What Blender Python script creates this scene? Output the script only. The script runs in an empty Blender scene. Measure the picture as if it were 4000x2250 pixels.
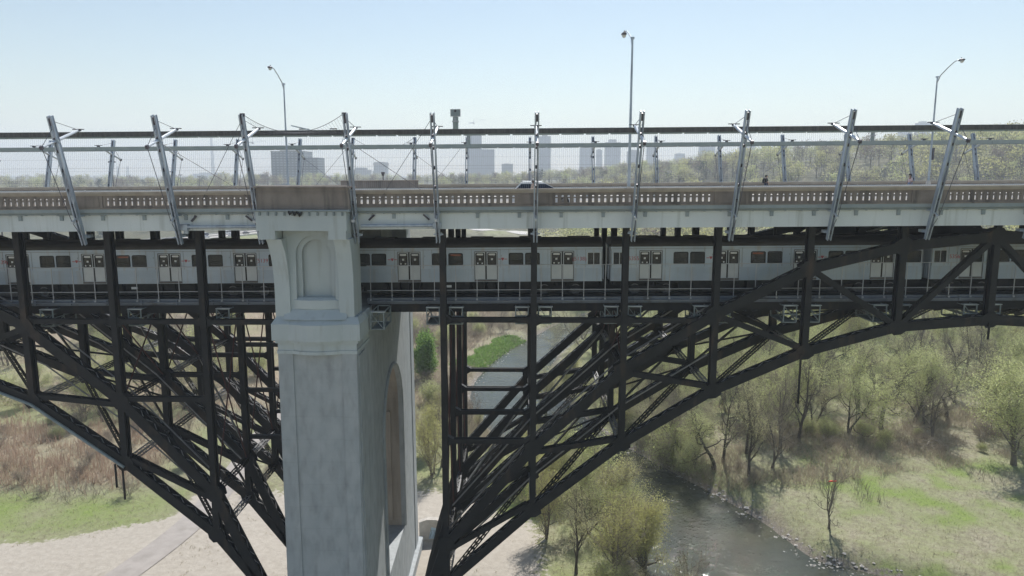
import bpy, math, random
import numpy as np
from mathutils import Vector, Matrix

random.seed(7)
RNG = np.random.default_rng(7)
scene = bpy.context.scene
COL = scene.collection
GR = 0.0088                      # the deck climbs gently to the right
def grade(x): return GR * x

# ------------------------------------------------------------------ materials
def new_mat(name):
    m = bpy.data.materials.new(name); m.use_nodes = True
    nt = m.node_tree
    for n in list(nt.nodes): nt.nodes.remove(n)
    return m, nt
def N(nt, t, **kw):
    n = nt.nodes.new(t)
    for k, v in kw.items():
        if k in n.inputs: n.inputs[k].default_value = v
        else: setattr(n, k, v)
    return n
def rgba(c): return (c[0], c[1], c[2], 1.0)
def mat(name, c1, c2=None, rough=0.7, metal=0.0, scale=1.0, stretch=(1, 1, 1), detail=6, bump=0.0, bscale=None,
        stain=None, stain_scale=0.4, stain_stretch=(1, 1, 1), stain_lo=.5, stain_hi=.7, spec=0.4, coord='Object', rvar=0.0):
    m, nt = new_mat(name)
    out = N(nt, 'ShaderNodeOutputMaterial')
    p = N(nt, 'ShaderNodeBsdfPrincipled')
    p.inputs['Roughness'].default_value = rough; p.inputs['Metallic'].default_value = metal
    p.inputs['Specular IOR Level'].default_value = spec
    nt.links.new(p.outputs[0], out.inputs[0])
    tc = N(nt, 'ShaderNodeTexCoord')
    def noise(sc, st, det=detail):
        mp = N(nt, 'ShaderNodeMapping'); mp.inputs['Scale'].default_value = st
        nt.links.new(tc.outputs[coord], mp.inputs[0])
        n = N(nt, 'ShaderNodeTexNoise'); n.inputs['Scale'].default_value = sc; n.inputs['Detail'].default_value = det
        nt.links.new(mp.outputs[0], n.inputs['Vector'])
        return n
    col = None
    if c2 is not None:
        n = noise(scale, stretch)
        r = N(nt, 'ShaderNodeMapRange'); r.inputs[1].default_value = .35; r.inputs[2].default_value = .65
        nt.links.new(n.outputs[0], r.inputs[0])
        mx = N(nt, 'ShaderNodeMix', data_type='RGBA')
        mx.inputs[6].default_value = rgba(c1); mx.inputs[7].default_value = rgba(c2)
        nt.links.new(r.outputs[0], mx.inputs[0]); col = mx.outputs[2]
        if rvar:
            rr = N(nt, 'ShaderNodeMapRange'); rr.inputs[3].default_value = rough - rvar; rr.inputs[4].default_value = rough + rvar
            nt.links.new(n.outputs[0], rr.inputs[0]); nt.links.new(rr.outputs[0], p.inputs['Roughness'])
    if stain is not None:
        n = noise(stain_scale, stain_stretch, 8)
        r = N(nt, 'ShaderNodeMapRange'); r.inputs[1].default_value = stain_lo; r.inputs[2].default_value = stain_hi
        nt.links.new(n.outputs[0], r.inputs[0])
        mx = N(nt, 'ShaderNodeMix', data_type='RGBA')
        if col: nt.links.new(col, mx.inputs[6])
        else: mx.inputs[6].default_value = rgba(c1)
        mx.inputs[7].default_value = rgba(stain)
        nt.links.new(r.outputs[0], mx.inputs[0]); col = mx.outputs[2]
    if col: nt.links.new(col, p.inputs['Base Color'])
    else: p.inputs['Base Color'].default_value = rgba(c1)
    if bump:
        n = noise(bscale or scale * 4, (1, 1, 1))
        b = N(nt, 'ShaderNodeBump'); b.inputs['Strength'].default_value = bump; b.inputs['Distance'].default_value = 0.05
        nt.links.new(n.outputs[0], b.inputs['Height']); nt.links.new(b.outputs[0], p.inputs['Normal'])
    return m
def leaf_mat(name, c1, c2, trans=0.55):
    m, nt = new_mat(name)
    out = N(nt, 'ShaderNodeOutputMaterial')
    d = N(nt, 'ShaderNodeBsdfDiffuse'); t = N(nt, 'ShaderNodeBsdfTranslucent'); mx = N(nt, 'ShaderNodeMixShader')
    mx.inputs[0].default_value = trans
    g = N(nt, 'ShaderNodeNewGeometry'); oi = N(nt, 'ShaderNodeObjectInfo')
    a = N(nt, 'ShaderNodeMath', operation='ADD'); nt.links.new(g.outputs['Random Per Island'], a.inputs[0]); nt.links.new(oi.outputs['Random'], a.inputs[1])
    h = N(nt, 'ShaderNodeMath', operation='MULTIPLY'); h.inputs[1].default_value = .5; nt.links.new(a.outputs[0], h.inputs[0])
    c = N(nt, 'ShaderNodeMix', data_type='RGBA'); c.inputs[6].default_value = rgba(c1); c.inputs[7].default_value = rgba(c2)
    nt.links.new(h.outputs[0], c.inputs[0])
    for s in (d, t): nt.links.new(c.outputs[2], s.inputs[0])
    nt.links.new(d.outputs[0], mx.inputs[1]); nt.links.new(t.outputs[0], mx.inputs[2]); nt.links.new(mx.outputs[0], out.inputs[0])
    return m
def glass_mat(name, tint, see=0.45, rough=0.05, base=(.115, .12, .115)):
    m, nt = new_mat(name)
    out = N(nt, 'ShaderNodeOutputMaterial')
    tr = N(nt, 'ShaderNodeBsdfTransparent'); tr.inputs[0].default_value = rgba(tint)
    p = N(nt, 'ShaderNodeBsdfPrincipled'); p.inputs['Base Color'].default_value = rgba(base); p.inputs['Roughness'].default_value = rough
    mx = N(nt, 'ShaderNodeMixShader'); mx.inputs[0].default_value = 1 - see
    nt.links.new(tr.outputs[0], mx.inputs[1]); nt.links.new(p.outputs[0], mx.inputs[2]); nt.links.new(mx.outputs[0], out.inputs[0])
    return m

M = {}
M['steel'] = mat('dark_painted_steel', (.013, .0145, .0165), (.021, .0215, .0228), rough=.55, scale=1.3, stain=(.062, .043, .033), stain_scale=1.1, stain_stretch=(1, 1, .35), stain_lo=.58, stain_hi=.75, bump=.25, bscale=18, spec=.25)
M['steel_red'] = mat('red_lead_painted_steel', (.060, .018, .018), (.085, .026, .022), rough=.6, scale=2)
M['steel_rod'] = mat('sunlit_conduit_metal', (.22, .22, .23), (.32, .31, .31), rough=.45, metal=.3, scale=2)
M['lace'] = mat('top_lit_lacing_steel', (.15, .15, .155), (.30, .30, .31), rough=.5, scale=2.2, spec=.5)  # light on the upper faces put into the colour, paler than the rib steel
M['pier'] = mat('weathered_pier_concrete', (.365, .395, .41), (.42, .445, .455), rough=.88, scale=1.1, stretch=(1, 1, .8), detail=10, stain=(.28, .295, .305), stain_scale=1.7, stain_stretch=(1.3, 1.3, .45), stain_lo=.46, stain_hi=.82, bump=.35, bscale=6)
M['pier_upper'] = mat('painted_pier_concrete', (.445, .495, .505), (.495, .54, .545), rough=.85, scale=.8, stretch=(1, 1, .5), stain=(.40, .43, .42), stain_scale=1.0, stain_stretch=(2.5, 2.5, .3), stain_lo=.56, stain_hi=.75, bump=.15, bscale=8)
M['girder'] = mat('pale_green_grey_girder_concrete', (.635, .68, .69), (.69, .73, .73), rough=.8, scale=.5, stretch=(1, 1, .3), stain=(.45, .48, .46), stain_scale=.6, stain_stretch=(4, 1, .25), stain_lo=.56, stain_hi=.76, bump=.1, bscale=5)
M['slab'] = mat('grey_slab_edge_concrete', (.27, .32, .34), (.33, .37, .38), rough=.8, scale=1.5)
M['parapet'] = mat('weathered_brown_parapet_concrete', (.215, .185, .165), (.285, .245, .215), rough=.9, scale=1.2, stretch=(1, 1, .5), stain=(.13, .115, .105), stain_scale=.9, stain_stretch=(2.5, 2.5, .3), stain_lo=.52, stain_hi=.72, bump=.3, bscale=14)
M['coping'] = mat('pale_coping_concrete', (.36, .31, .26), (.44, .39, .33), rough=.85, scale=1.5, bump=.1)
M['guard'] = mat('white_painted_steel', (.72, .69, .64), (.80, .77, .72), rough=.5, scale=1)
M['asphalt'] = mat('asphalt', (.19, .185, .18), (.24, .235, .225), rough=.9, scale=3, bump=.1)
M['walk'] = mat('pale_sidewalk_concrete', (.50, .48, .44), (.60, .57, .53), rough=.9, scale=1.2)
M['paint'] = mat('road_marking_paint', (.75, .74, .70), rough=.7)
M['galv'] = mat('galvanised_blue_grey_steel', (.35, .41, .49), (.46, .52, .59), rough=.42, metal=.35, scale=3, stretch=(1, 1, .4), stain=(.21, .235, .285), stain_scale=1.4, stain_stretch=(1, 1, .3), stain_lo=.52, stain_hi=.7)
M['galv_dark'] = mat('dark_mast_fitting_metal', (.07, .065, .08), (.11, .10, .12), rough=.5, metal=.4, scale=3)
M['arm'] = mat('bright_galvanised_arm_steel', (.50, .54, .58), (.60, .64, .68), rough=.4, metal=.3, scale=3)
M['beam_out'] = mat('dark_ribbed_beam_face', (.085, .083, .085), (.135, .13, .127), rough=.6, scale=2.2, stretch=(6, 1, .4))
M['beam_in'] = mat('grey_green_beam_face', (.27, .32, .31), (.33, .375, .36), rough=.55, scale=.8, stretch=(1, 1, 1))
M['rod'] = mat('stainless_rod', (.35, .36, .38), rough=.35, metal=.7)
M['cable'] = mat('dark_stay_cable', (.075, .075, .095), (.11, .11, .13), rough=.5, scale=3)
M['catwalk'] = mat('blue_grey_catwalk_steel', (.17, .20, .25), (.23, .26, .31), rough=.55, scale=.8, stretch=(1, 1, 2), stain=(.13, .13, .14), stain_scale=1.2, stain_lo=.55, stain_hi=.7)
M['rail_metal'] = mat('pale_railing_steel', (.42, .43, .46), (.52, .53, .55), rough=.5, metal=.2, scale=2)
M['cage'] = mat('grey_green_cage_steel', (.20, .24, .25), (.27, .31, .31), rough=.55, scale=2)
M['alum'] = mat('brushed_aluminium_car_body', (.41, .49, .585), (.48, .55, .63), rough=.42, metal=.25, scale=1.2, stretch=(.4, 1, 1), stain=(.42, .41, .41), stain_scale=1.2, stain_stretch=(2.2, 1, .3), stain_lo=.55, stain_hi=.75)
M['corr'] = mat('ribbed_aluminium_car_body', (.36, .435, .53), (.43, .505, .59), rough=.42, metal=.25, scale=1.5, stretch=(.4, 1, 1), stain=(.36, .355, .36), stain_scale=1.4, stain_stretch=(2.5, 1, .3), stain_lo=.52, stain_hi=.74)
M['door'] = mat('pale_door_aluminium', (.50, .54, .58), (.56, .595, .625), rough=.4, metal=.15, scale=1.4)
M['roof'] = mat('dark_car_roof', (.045, .042, .040), (.07, .065, .06), rough=.7, scale=1.2, stretch=(.6, 1, 1))  # dark brown-grey tone for roof, vents and end doors
M['black'] = mat('black_rubber', (.016, .016, .017), rough=.7)
M['under'] = mat('dirty_underframe', (.016, .017, .016), (.035, .033, .030), rough=.8, scale=2.5)
M['wheel'] = mat('worn_wheel_steel', (.16, .155, .15), (.24, .23, .225), rough=.5, metal=.4, scale=4)
M['glass'] = glass_mat('grey_window_glass', (.55, .58, .56), .5)
M['car_glass'] = glass_mat('dark_car_glass', (.25, .29, .33), .25, .02, (.015, .022, .045))
M['red'] = mat('red_lettering', (.42, .085, .095), rough=.5)
M['white'] = mat('white_sticker', (.78, .78, .78), rough=.5)
M['seat'] = mat('interior_panel', (.42, .40, .36), (.36, .30, .27), rough=.7, scale=1)
M['led'], _nt = new_mat('orange_sign_leds')
_o = N(_nt, 'ShaderNodeOutputMaterial'); _e = N(_nt, 'ShaderNodeEmission'); _e.inputs[0].default_value = (1, .18, .05, 1); _e.inputs[1].default_value = .8
_nt.links.new(_e.outputs[0], _o.inputs[0])
M['bark'] = mat('grey_brown_bark', (.12, .10, .085), (.21, .18, .15), rough=.95, scale=5, stretch=(1, 1, .3))
M['bark_dark'] = mat('dark_brown_bark', (.062, .05, .042), (.12, .10, .083), rough=.95, scale=5, stretch=(1, 1, .3))
M['twig'] = mat('pale_twig_bark', (.27, .235, .185), (.36, .315, .25), rough=.95, scale=2)
M['leaf_lime'] = leaf_mat('young_lime_leaves', (.42, .455, .20), (.57, .59, .31))
M['leaf_yellow'] = leaf_mat('yellow_green_catkins', (.47, .46, .19), (.60, .58, .28))
M['leaf_olive'] = leaf_mat('olive_spring_buds', (.41, .40, .23), (.53, .51, .31))
M['leaf_green'] = leaf_mat('fresh_green_leaves', (.14, .26, .055), (.25, .37, .11))
M['leaf_brown'] = leaf_mat('brown_buds', (.235, .19, .15), (.30, .25, .20), .35)
M['leaf_dark'] = leaf_mat('dark_needles', (.020, .045, .022), (.035, .075, .03), .25)
M['reed'] = leaf_mat('dry_brown_reeds', (.34, .235, .175), (.66, .53, .41), .35)
M['straw'] = leaf_mat('straw_dry_grass', (.37, .33, .22), (.55, .50, .36), .35)
M['grass'] = leaf_mat('bright_spring_grass', (.20, .26, .10), (.36, .40, .20), .4)
M['scrub'] = leaf_mat('pinkish_bare_scrub', (.30, .245, .185), (.46, .39, .30), .4)
M['frame'] = mat('dark_door_frame', (.11, .105, .105), (.16, .15, .145), rough=.5, scale=2)
M['rubble'] = mat('pale_stones', (.38, .36, .33), (.52, .49, .45), rough=.9, scale=1.5, bump=.2)
M['culvert'] = mat('pale_culvert_concrete', (.42, .39, .35), (.52, .48, .43), rough=.9, scale=2, bump=.15)

def pour_lines(m, step=1.53, dark=.86):
    # thin horizontal joints left by the formwork boards
    nt = m.node_tree; p = [n for n in nt.nodes if n.type == 'BSDF_PRINCIPLED'][0]; src = p.inputs['Base Color'].links[0].from_socket
    tc = N(nt, 'ShaderNodeTexCoord'); nz = N(nt, 'ShaderNodeTexNoise'); nz.inputs['Scale'].default_value = .6; nt.links.new(tc.outputs['Object'], nz.inputs['Vector'])
    sp = N(nt, 'ShaderNodeSeparateXYZ'); nt.links.new(tc.outputs['Object'], sp.inputs[0])
    a = N(nt, 'ShaderNodeMath', operation='MULTIPLY_ADD'); a.inputs[1].default_value = .12; nt.links.new(nz.outputs[0], a.inputs[0]); nt.links.new(sp.outputs[2], a.inputs[2])
    d = N(nt, 'ShaderNodeMath', operation='DIVIDE'); d.inputs[1].default_value = step; nt.links.new(a.outputs[0], d.inputs[0])
    f = N(nt, 'ShaderNodeMath', operation='FRACT'); nt.links.new(d.outputs[0], f.inputs[0])
    l = N(nt, 'ShaderNodeMath', operation='LESS_THAN'); l.inputs[1].default_value = .03; nt.links.new(f.outputs[0], l.inputs[0])
    n3 = N(nt, 'ShaderNodeMath', operation='MULTIPLY'); nt.links.new(l.outputs[0], n3.inputs[0]); nt.links.new(nz.outputs[0], n3.inputs[1])
    mx = N(nt, 'ShaderNodeMix', data_type='RGBA', blend_type='MULTIPLY'); mx.inputs[7].default_value = (dark, dark, dark, 1); nt.links.new(n3.outputs[0], mx.inputs[0]); nt.links.new(src, mx.inputs[6]); nt.links.new(mx.outputs[2], p.inputs['Base Color'])
pour_lines(M['pier'])
M['reveal'] = mat('bounce_warmed_concrete', (.36, .315, .27), (.43, .38, .33), rough=.9, scale=.8, stretch=(1, 1, .4), stain=(.28, .245, .21), stain_scale=.9, stain_stretch=(2, 2, .25), stain_lo=.5, stain_hi=.75)  # brown concrete with warm light bounced off the ground put into the colour
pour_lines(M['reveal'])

# ------------------------------------------------------------------ mesh builder
class MB:
    def __init__(s): s.v = []; s.f = []; s.mi = []
    def add(s, vs, fs, mi=0):
        o = len(s.v); s.v.extend([tuple(p) for p in vs]); s.f.extend([tuple(i + o for i in f) for f in fs]); s.mi.extend([mi] * len(fs))
        return s
    def box(s, x0, x1, y0, y1, z0, z1, mi=0):
        v = [(x0, y0, z0), (x1, y0, z0), (x1, y1, z0), (x0, y1, z0), (x0, y0, z1), (x1, y0, z1), (x1, y1, z1), (x0, y1, z1)]
        return s.add(v, [(0, 3, 2, 1), (4, 5, 6, 7), (0, 1, 5, 4), (1, 2, 6, 5), (2, 3, 7, 6), (3, 0, 4, 7)], mi)
    def beam(s, p, q, w, h, up=(0, 0, 1), mi=0):
        p = Vector(p); q = Vector(q); d = (q - p).normalized(); up = Vector(up)
        if abs(d.dot(up)) > .98: up = Vector((0, 1, 0))
        sd = d.cross(up).normalized(); u = sd.cross(d).normalized()
        v = []
        for c in (p, q):
            for a, b in ((-1, -1), (1, -1), (1, 1), (-1, 1)): v.append(c + sd * (a * w / 2) + u * (b * h / 2))
        return s.add(v, [(0, 1, 2, 3), (7, 6, 5, 4), (0, 4, 5, 1), (1, 5, 6, 2), (2, 6, 7, 3), (3, 7, 4, 0)], mi)
    def tube(s, pts, r, n=8, cap=True, mi=0):
        pts = [Vector(p) for p in pts]; k = len(pts)
        rs = list(r) if hasattr(r, '__len__') else [r] * k
        ref = None; rings = []
        for i, p in enumerate(pts):
            d = (pts[min(i + 1, k - 1)] - pts[max(i - 1, 0)])
            d = d.normalized() if d.length > 1e-9 else Vector((0, 0, 1))
            if ref is None:
                ref = Vector((0, 0, 1)) if abs(d.z) < .9 else Vector((1, 0, 0))
            a = (ref - d * ref.dot(d)).normalized(); b = d.cross(a); ref = a
            rings.append([p + (a * math.cos(2 * math.pi * j / n) + b * math.sin(2 * math.pi * j / n)) * rs[i] for j in range(n)])
        v = [q for ring in rings for q in ring]; f = []
        for i in range(k - 1):
            for j in range(n):
                f.append((i * n + j, i * n + (j + 1) % n, (i + 1) * n + (j + 1) % n, (i + 1) * n + j))
        if cap: f.append(tuple(range(n - 1, -1, -1))); f.append(tuple((k - 1) * n + j for j in range(n)))
        return s.add(v, f, mi)
    def prism(s, poly, vec, mi=0):
        n = len(poly); vec = Vector(vec); a = [Vector(p) for p in poly]; b = [p + vec for p in a]
        f = [tuple(range(n - 1, -1, -1)), tuple(range(n, 2 * n))] + [(i, (i + 1) % n, n + (i + 1) % n, n + i) for i in range(n)]
        return s.add(a + b, f, mi)
    def loft(s, rings, cap=True, mi=0, closed=True):
        n = len(rings[0]); v = [p for r in rings for p in r]; f = []
        for i in range(len(rings) - 1):
            for j in range(n if closed else n - 1):
                f.append((i * n + j, i * n + (j + 1) % n, (i + 1) * n + (j + 1) % n, (i + 1) * n + j))
        if cap: f.append(tuple(range(n - 1, -1, -1))); f.append(tuple((len(rings) - 1) * n + j for j in range(n)))
        return s.add(v, f, mi)
    def plate(s, outer, holes, t, fn, mi=0):
        """flat plate with holes, thickness t; fn maps (u, v, w) to a point"""
        cu = bpy.data.curves.new('tmp', 'CURVE'); cu.dimensions = '2D'; cu.fill_mode = 'BOTH'; cu.extrude = t / 2
        for loop in [outer] + holes:
            sp = cu.splines.new('POLY'); sp.points.add(len(loop) - 1); sp.use_cyclic_u = True
            for pt, q in zip(sp.points, loop): pt.co = (q[0], q[1], 0, 1)
        ob = bpy.data.objects.new('tmp', cu)
        me = bpy.data.meshes.new_from_object(ob)
        vs = [fn(p.co.x, p.co.y, p.co.z) for p in me.vertices]; fs = [tuple(p.vertices) for p in me.polygons]
        s.add(vs, fs, mi)
        bpy.data.objects.remove(ob); bpy.data.curves.remove(cu); bpy.data.meshes.remove(me)
        return s
    def text(s, txt, size, fn, mi=0, t=.01):
        cu = bpy.data.curves.new('tmp', 'FONT'); cu.body = txt; cu.size = size; cu.align_x = 'CENTER'; cu.align_y = 'CENTER'; cu.extrude = t / 2
        ob = bpy.data.objects.new('tmp', cu); me = bpy.data.meshes.new_from_object(ob)
        s.add([fn(p.co.x, p.co.y, p.co.z) for p in me.vertices], [tuple(p.vertices) for p in me.polygons], mi)
        bpy.data.objects.remove(ob); bpy.data.curves.remove(cu); bpy.data.meshes.remove(me)
        return s
    def build(s, name, mats, parent=None, slope=False, smooth=False, label=None):
        me = bpy.data.meshes.new(name)
        v = [(x, y, z + GR * x) for x, y, z in s.v] if slope else s.v
        me.from_pydata(v, [], s.f)
        if not isinstance(mats, (list, tuple)): mats = [mats]
        for m in mats: me.materials.append(m)
        if len(mats) > 1: me.polygons.foreach_set('material_index', s.mi)
        if smooth: me.polygons.foreach_set('use_smooth', [True] * len(me.polygons))
        me.update()
        return link(name, me, parent, label)
def link(name, me, parent=None, label=None):
    o = bpy.data.objects.new(name, me); COL.objects.link(o)
    if parent is not None: o.parent = parent
    if label: o['label'] = label
    return o
def tag(o, label=None, cat=None, group=None, kind=None):
    if label: o['label'] = label
    if cat: o['category'] = cat
    if group: o['group'] = group
    if kind: o['kind'] = kind
    return o
def thing(name, label, cat, loc=(0, 0, 0), rz=0.0, group=None):
    o = bpy.data.objects.new(name, None); COL.objects.link(o)
    o.location = loc; o.rotation_euler = (0, 0, rz); o.empty_display_size = .3
    return tag(o, label, cat, group)
def dup(o, label=None, loc=None, rz=None, parent=None):
    c = o.copy(); COL.objects.link(c)
    if parent is not None: c.parent = parent
    for ch in list(o.children): dup(ch, parent=c)
    if label: c['label'] = label
    if loc is not None: c.location = loc
    if rz is not None: c.rotation_euler = (0, 0, rz)
    return c
ORD = 'first second third fourth fifth sixth seventh eighth ninth tenth eleventh twelfth thirteenth fourteenth fifteenth sixteenth seventeenth eighteenth nineteenth twentieth'.split()
TENS = {2: 'twenty', 3: 'thirty', 4: 'forty', 5: 'fifty', 6: 'sixty', 7: 'seventy', 8: 'eighty', 9: 'ninety'}
TENTH = {2: 'twentieth', 3: 'thirtieth', 4: 'fortieth', 5: 'fiftieth', 6: 'sixtieth', 7: 'seventieth', 8: 'eightieth', 9: 'ninetieth'}
def ordw(i):
    if i <= 20: return ORD[i - 1]
    t, u = divmod(i, 10)
    return TENTH[t] if u == 0 else TENS[t] + '-' + ORD[u - 1]
def numpy_mesh(name, V, F, mats, MI=None, smooth=False):
    """V (n,3), F (m,k) of equal face size"""
    me = bpy.data.meshes.new(name); k = F.shape[1]
    me.vertices.add(len(V)); me.vertices.foreach_set('co', V.astype(np.float32).ravel())
    me.loops.add(F.size); me.loops.foreach_set('vertex_index', F.astype(np.int32).ravel())
    me.polygons.add(len(F)); me.polygons.foreach_set('loop_start', np.arange(0, F.size, k, dtype=np.int32))
    for m in (mats if isinstance(mats, (list, tuple)) else [mats]): me.materials.append(m)
    if MI is not None: me.polygons.foreach_set('material_index', MI.astype(np.int32))
    if smooth: me.polygons.foreach_set('use_smooth', np.ones(len(F), dtype=bool))
    me.update(calc_edges=True); me.validate()
    return me
def sstep(a, b, x):
    t = np.clip((x - a) / (b - a), 0, 1); return t * t * (3 - 2 * t)
# ------------------------------------------------------------------ layout constants (metres; camera eye is the origin)
S = 6.1; YC = 58.5
RIB_Y = [49.1, 55.35, 61.65, 67.9]
PX0, PX1 = -15.2, -10.2                   # pier body
COLX_R = [-5.11 + S * n for n in range(9)]
COLX_L = [-21.36 - S * n for n in range(6)]
XL, XR = -62.0, 62.0                      # ends of the modelled stretch
PIER_L, PIER_R = -15.95, -10.45           # the solid block on the deck above the pier

# ------------------------------------------------------------------ deck: road, pavements
def deck():
    m = MB(); m.box(XL, XR, 49.6, 67.4, -2.75, -2.17); tag(m.build('road', M['asphalt'], slope=True), kind='structure')
    for y0, y1 in ((46.96, 49.6), (67.4, 70.04)):
        m = MB(); m.box(XL, XR, y0, y1, -2.75, -2.0); tag(m.build('pavement', M['walk'], slope=True), kind='structure')
    for y in (53.9, 63.1):
        m = MB(); x = XL
        while x < XR: m.box(x, x + 3, y - .06, y + .06, -2.168, -2.166); x += 9
        tag(m.build('lane_marking', M['paint'], slope=True), kind='structure')
    m = MB()
    for y in (58.35, 58.65): m.box(XL, XR, y - .05, y + .05, -2.168, -2.166)
    tag(m.build('centre_line_marking', mat('yellow_paint', (.6, .42, .06)), slope=True), kind='structure')
deck()

# ------------------------------------------------------------------ edge girders under the parapets
def girder(side, x0, x1, label):
    """side 0 = camera side, 1 = far side"""
    f = (lambda y: y) if side == 0 else (lambda y: 2 * YC - y)
    def bx(m, xa, xb, ya, yb, z0, z1): m.box(xa, xb, min(f(ya), f(yb)), max(f(ya), f(yb)), z0, z1)
    m = MB(); bx(m, x0, x1, 46.40, 46.95, -3.38, -2.26)
    g = m.build('edge_girder', M['girder'], slope=True)
    tag(g, label, 'girder', 'edge girders of the road deck')
    m = MB(); bx(m, x0, x1, 46.02, 46.93, -2.20, -1.985); bx(m, x0, x1, 46.22, 46.38, -2.262, -2.203); m.build('slab_edge', M['slab'], g, slope=True)
    m = MB(); y = f(46.24); m.tube([(x0, y, -2.31), (x1, y, -2.31)], .05, 8); m.build('service_pipe', M['slab'], g, slope=True)
    m = MB(); x = x0 + 1.0
    while x < x1 - .3:
        bx(m, x - .035, x + .035, 46.17, 46.38, -2.385, -2.265); x += 1.0
    m.build('pipe_clip', M['slab'], g, slope=True)['kind'] = 'stuff'
    if side == 0:
        x = math.ceil((x0 + .6) / 2.62) * 2.62
        while x < x1 - .5:
            m = MB(); m.box(x - .10, x + .10, 46.30, 46.397, -2.70, -2.42); m.box(x - .13, x + .13, 46.27, 46.397, -2.42, -2.39)
            m.build('drain_scupper', M['slab'], g, slope=True); x += 2.62
    return g
girder(0, XL, PIER_L + .02, 'pale green-grey concrete edge girder left of the pier, facing the viewer')
girder(0, PIER_R - .02, XR, 'pale green-grey concrete edge girder right of the pier, facing the viewer')
girder(1, XL, XR, 'concrete edge girder on the far side of the deck, seen from inside')
m = MB()
for x in COLX_R + COLX_L[:5] + [-15.26]:
    m.box(x - .28, x + .28, 47.0, 70.0, -3.3, -2.76)
for y in RIB_Y[1:3]: m.box(XL, XR, y - .3, y + .3, -3.22, -2.755)
tag(m.build('floor_beam_grid', M['steel'], slope=True), 'dark steel floor beams crossing under the road deck between the girders', 'floor beams')

# ------------------------------------------------------------------ parapets
SLOT = .3778
def parapet(side, x0, x1, blanks, label, slots=True):
    f = (lambda y: y) if side == 0 else (lambda y: 2 * YC - y)
    def bx(m, xa, xb, ya, yb, z0, z1): m.box(xa, xb, min(f(ya), f(yb)), max(f(ya), f(yb)), z0, z1)
    root = thing('parapet', label, 'parapet', (0, 0, 0), group='concrete parapets of the viaduct')
    m = MB(); bx(m, x0, x1, 45.93, 46.42, -1.02, -.90); bx(m, x0, x1, 45.99, 46.36, -1.10, -1.022); bx(m, x0, x1, 46.03, 46.32, -1.15, -1.102)
    m.build('coping', M['coping'], root, slope=True)
    edges = [x0] + [b for bl in blanks for b in bl] + [x1]
    runs = [(edges[i], edges[i + 1]) for i in range(0, len(edges), 2)]
    z0, z1 = -1.98, -1.152; yc, t = 46.175, .13
    for a, b in runs:
        if b - a < .5: continue
        holes = []; n = int((b - a - .1) / SLOT); st = a + ((b - a) - n * SLOT) / 2
        for i in range(n):
            c = st + (i + .5) * SLOT; w = .074
            holes.append([(c - w, -1.76), (c + w, -1.76), (c + w, -1.49), (c - w, -1.49)])
            holes.append([(c - w, -1.41), (c + w, -1.41)] + [(c + w * math.cos(k * math.pi / 6), -1.37 + w * .9 * math.sin(k * math.pi / 6)) for k in range(0, 7)])
        m = MB(); m.plate([(a, z0), (b, z0), (b, z1), (a, z1)], holes, t, lambda u, v, w: (u, f(yc + w), v))
        if slots:
            for i in range(n):                     # raised panel edges between the slots
                c = st + i * SLOT; bx(m, c - .075, c + .075, 46.085, 46.108, -1.86, -1.28)
        m.build('balustrade', M['parapet'], root, slope=True)
    for a, b in blanks:
        m = MB(); bx(m, a + .002, b - .002, 46.05, 46.30, z0, z1)
        bx(m, a + .2, b - .2, 46.02, 46.048, -1.86, -1.84); bx(m, a + .2, b - .2, 46.02, 46.048, -1.26, -1.24)
        for xx in (a + .2, b - .22): bx(m, xx, xx + .02, 46.02, 46.048, -1.838, -1.262)
        m.build('pilaster', M['parapet'], root, slope=True)
    m = MB(); bx(m, x0, x1, 46.0, 46.36, -2.03 if side else -1.983, -1.96 if side else -1.90); m.build('plinth', M['parapet'], root, slope=True)
    return root
BW = 1.06
par_blank = lambda c: (c - BW, c + BW)
parapet(0, XL, PIER_L, [par_blank(c) for c in (-51.4, -39.2, -27.05)], 'brown balustrade parapet left of the pier, pierced with narrow slots')
parapet(0, PIER_R, XR, [par_blank(c) for c in (.95, 13.1, 25.25, 37.4)], 'brown balustrade parapet right of the pier, pierced with narrow slots')
parapet(1, XL, XR, [par_blank(c) for c in (-51.4, -39.2, -27.05, .95, 13.1, 25.25, 37.4)], 'far parapet across the road, seen over the near coping', slots=False)
# solid block of the far parapet above the pier
t = thing('parapet_block', 'raised solid brown parapet block on the far side above the pier', 'parapet')
MB().box(PIER_L - 1.0, PIER_R + .8, 70.5, 71.1, -2.0, -.55).build('block', M['parapet'], t, slope=True)
MB().box(PIER_L - 1.1, PIER_R + .9, 70.4, 71.2, -.548, -.47).build('coping', M['coping'], t, slope=True)
# white guard rail between road and far pavement
t = thing('guard_rail', 'long white steel guard rail along the far pavement', 'guard rail')
m = MB(); m.box(XL, XR, 67.46, 67.5, -1.42, -1.19); m.tube([(XL, 67.44, -1.30), (XR, 67.44, -1.30)], .05, 6); m.build('rail', M['guard'], t, slope=True)
x = XL + 1
while x < XR:
    MB().box(x - .05, x + .05, 67.52, 67.62, -2.0, -1.17).build('post', M['guard'], t, slope=True); x += 3.05

# ------------------------------------------------------------------ pier
def bow(xa, xb, yedge, sag, n=10):
    return [(xa + (xb - xa) * i / n, yedge - sag * (1 - (2 * i / n - 1) ** 2)) for i in range(n + 1)]
def slab_bow(m, x0, x1, yb, z0, z1, yf, wp, sag, z0f=None):
    """plan: flat pilaster strips wp wide at both ends, bowed middle"""
    pts = [(x0, yf)] + [(x0 + wp, yf)] + bow(x0 + wp, x1 - wp, yf, sag)[1:-1] + [(x1 - wp, yf), (x1, yf), (x1, yb), (x0, yb)]
    m.prism([(a, b, z0) for a, b in pts], (0, 0, z1 - z0))
pier = thing('bridge_pier', 'tall pale concrete bridge pier with an arched niche and arched side opening', 'bridge pier', (0, 0, 0))
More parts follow.
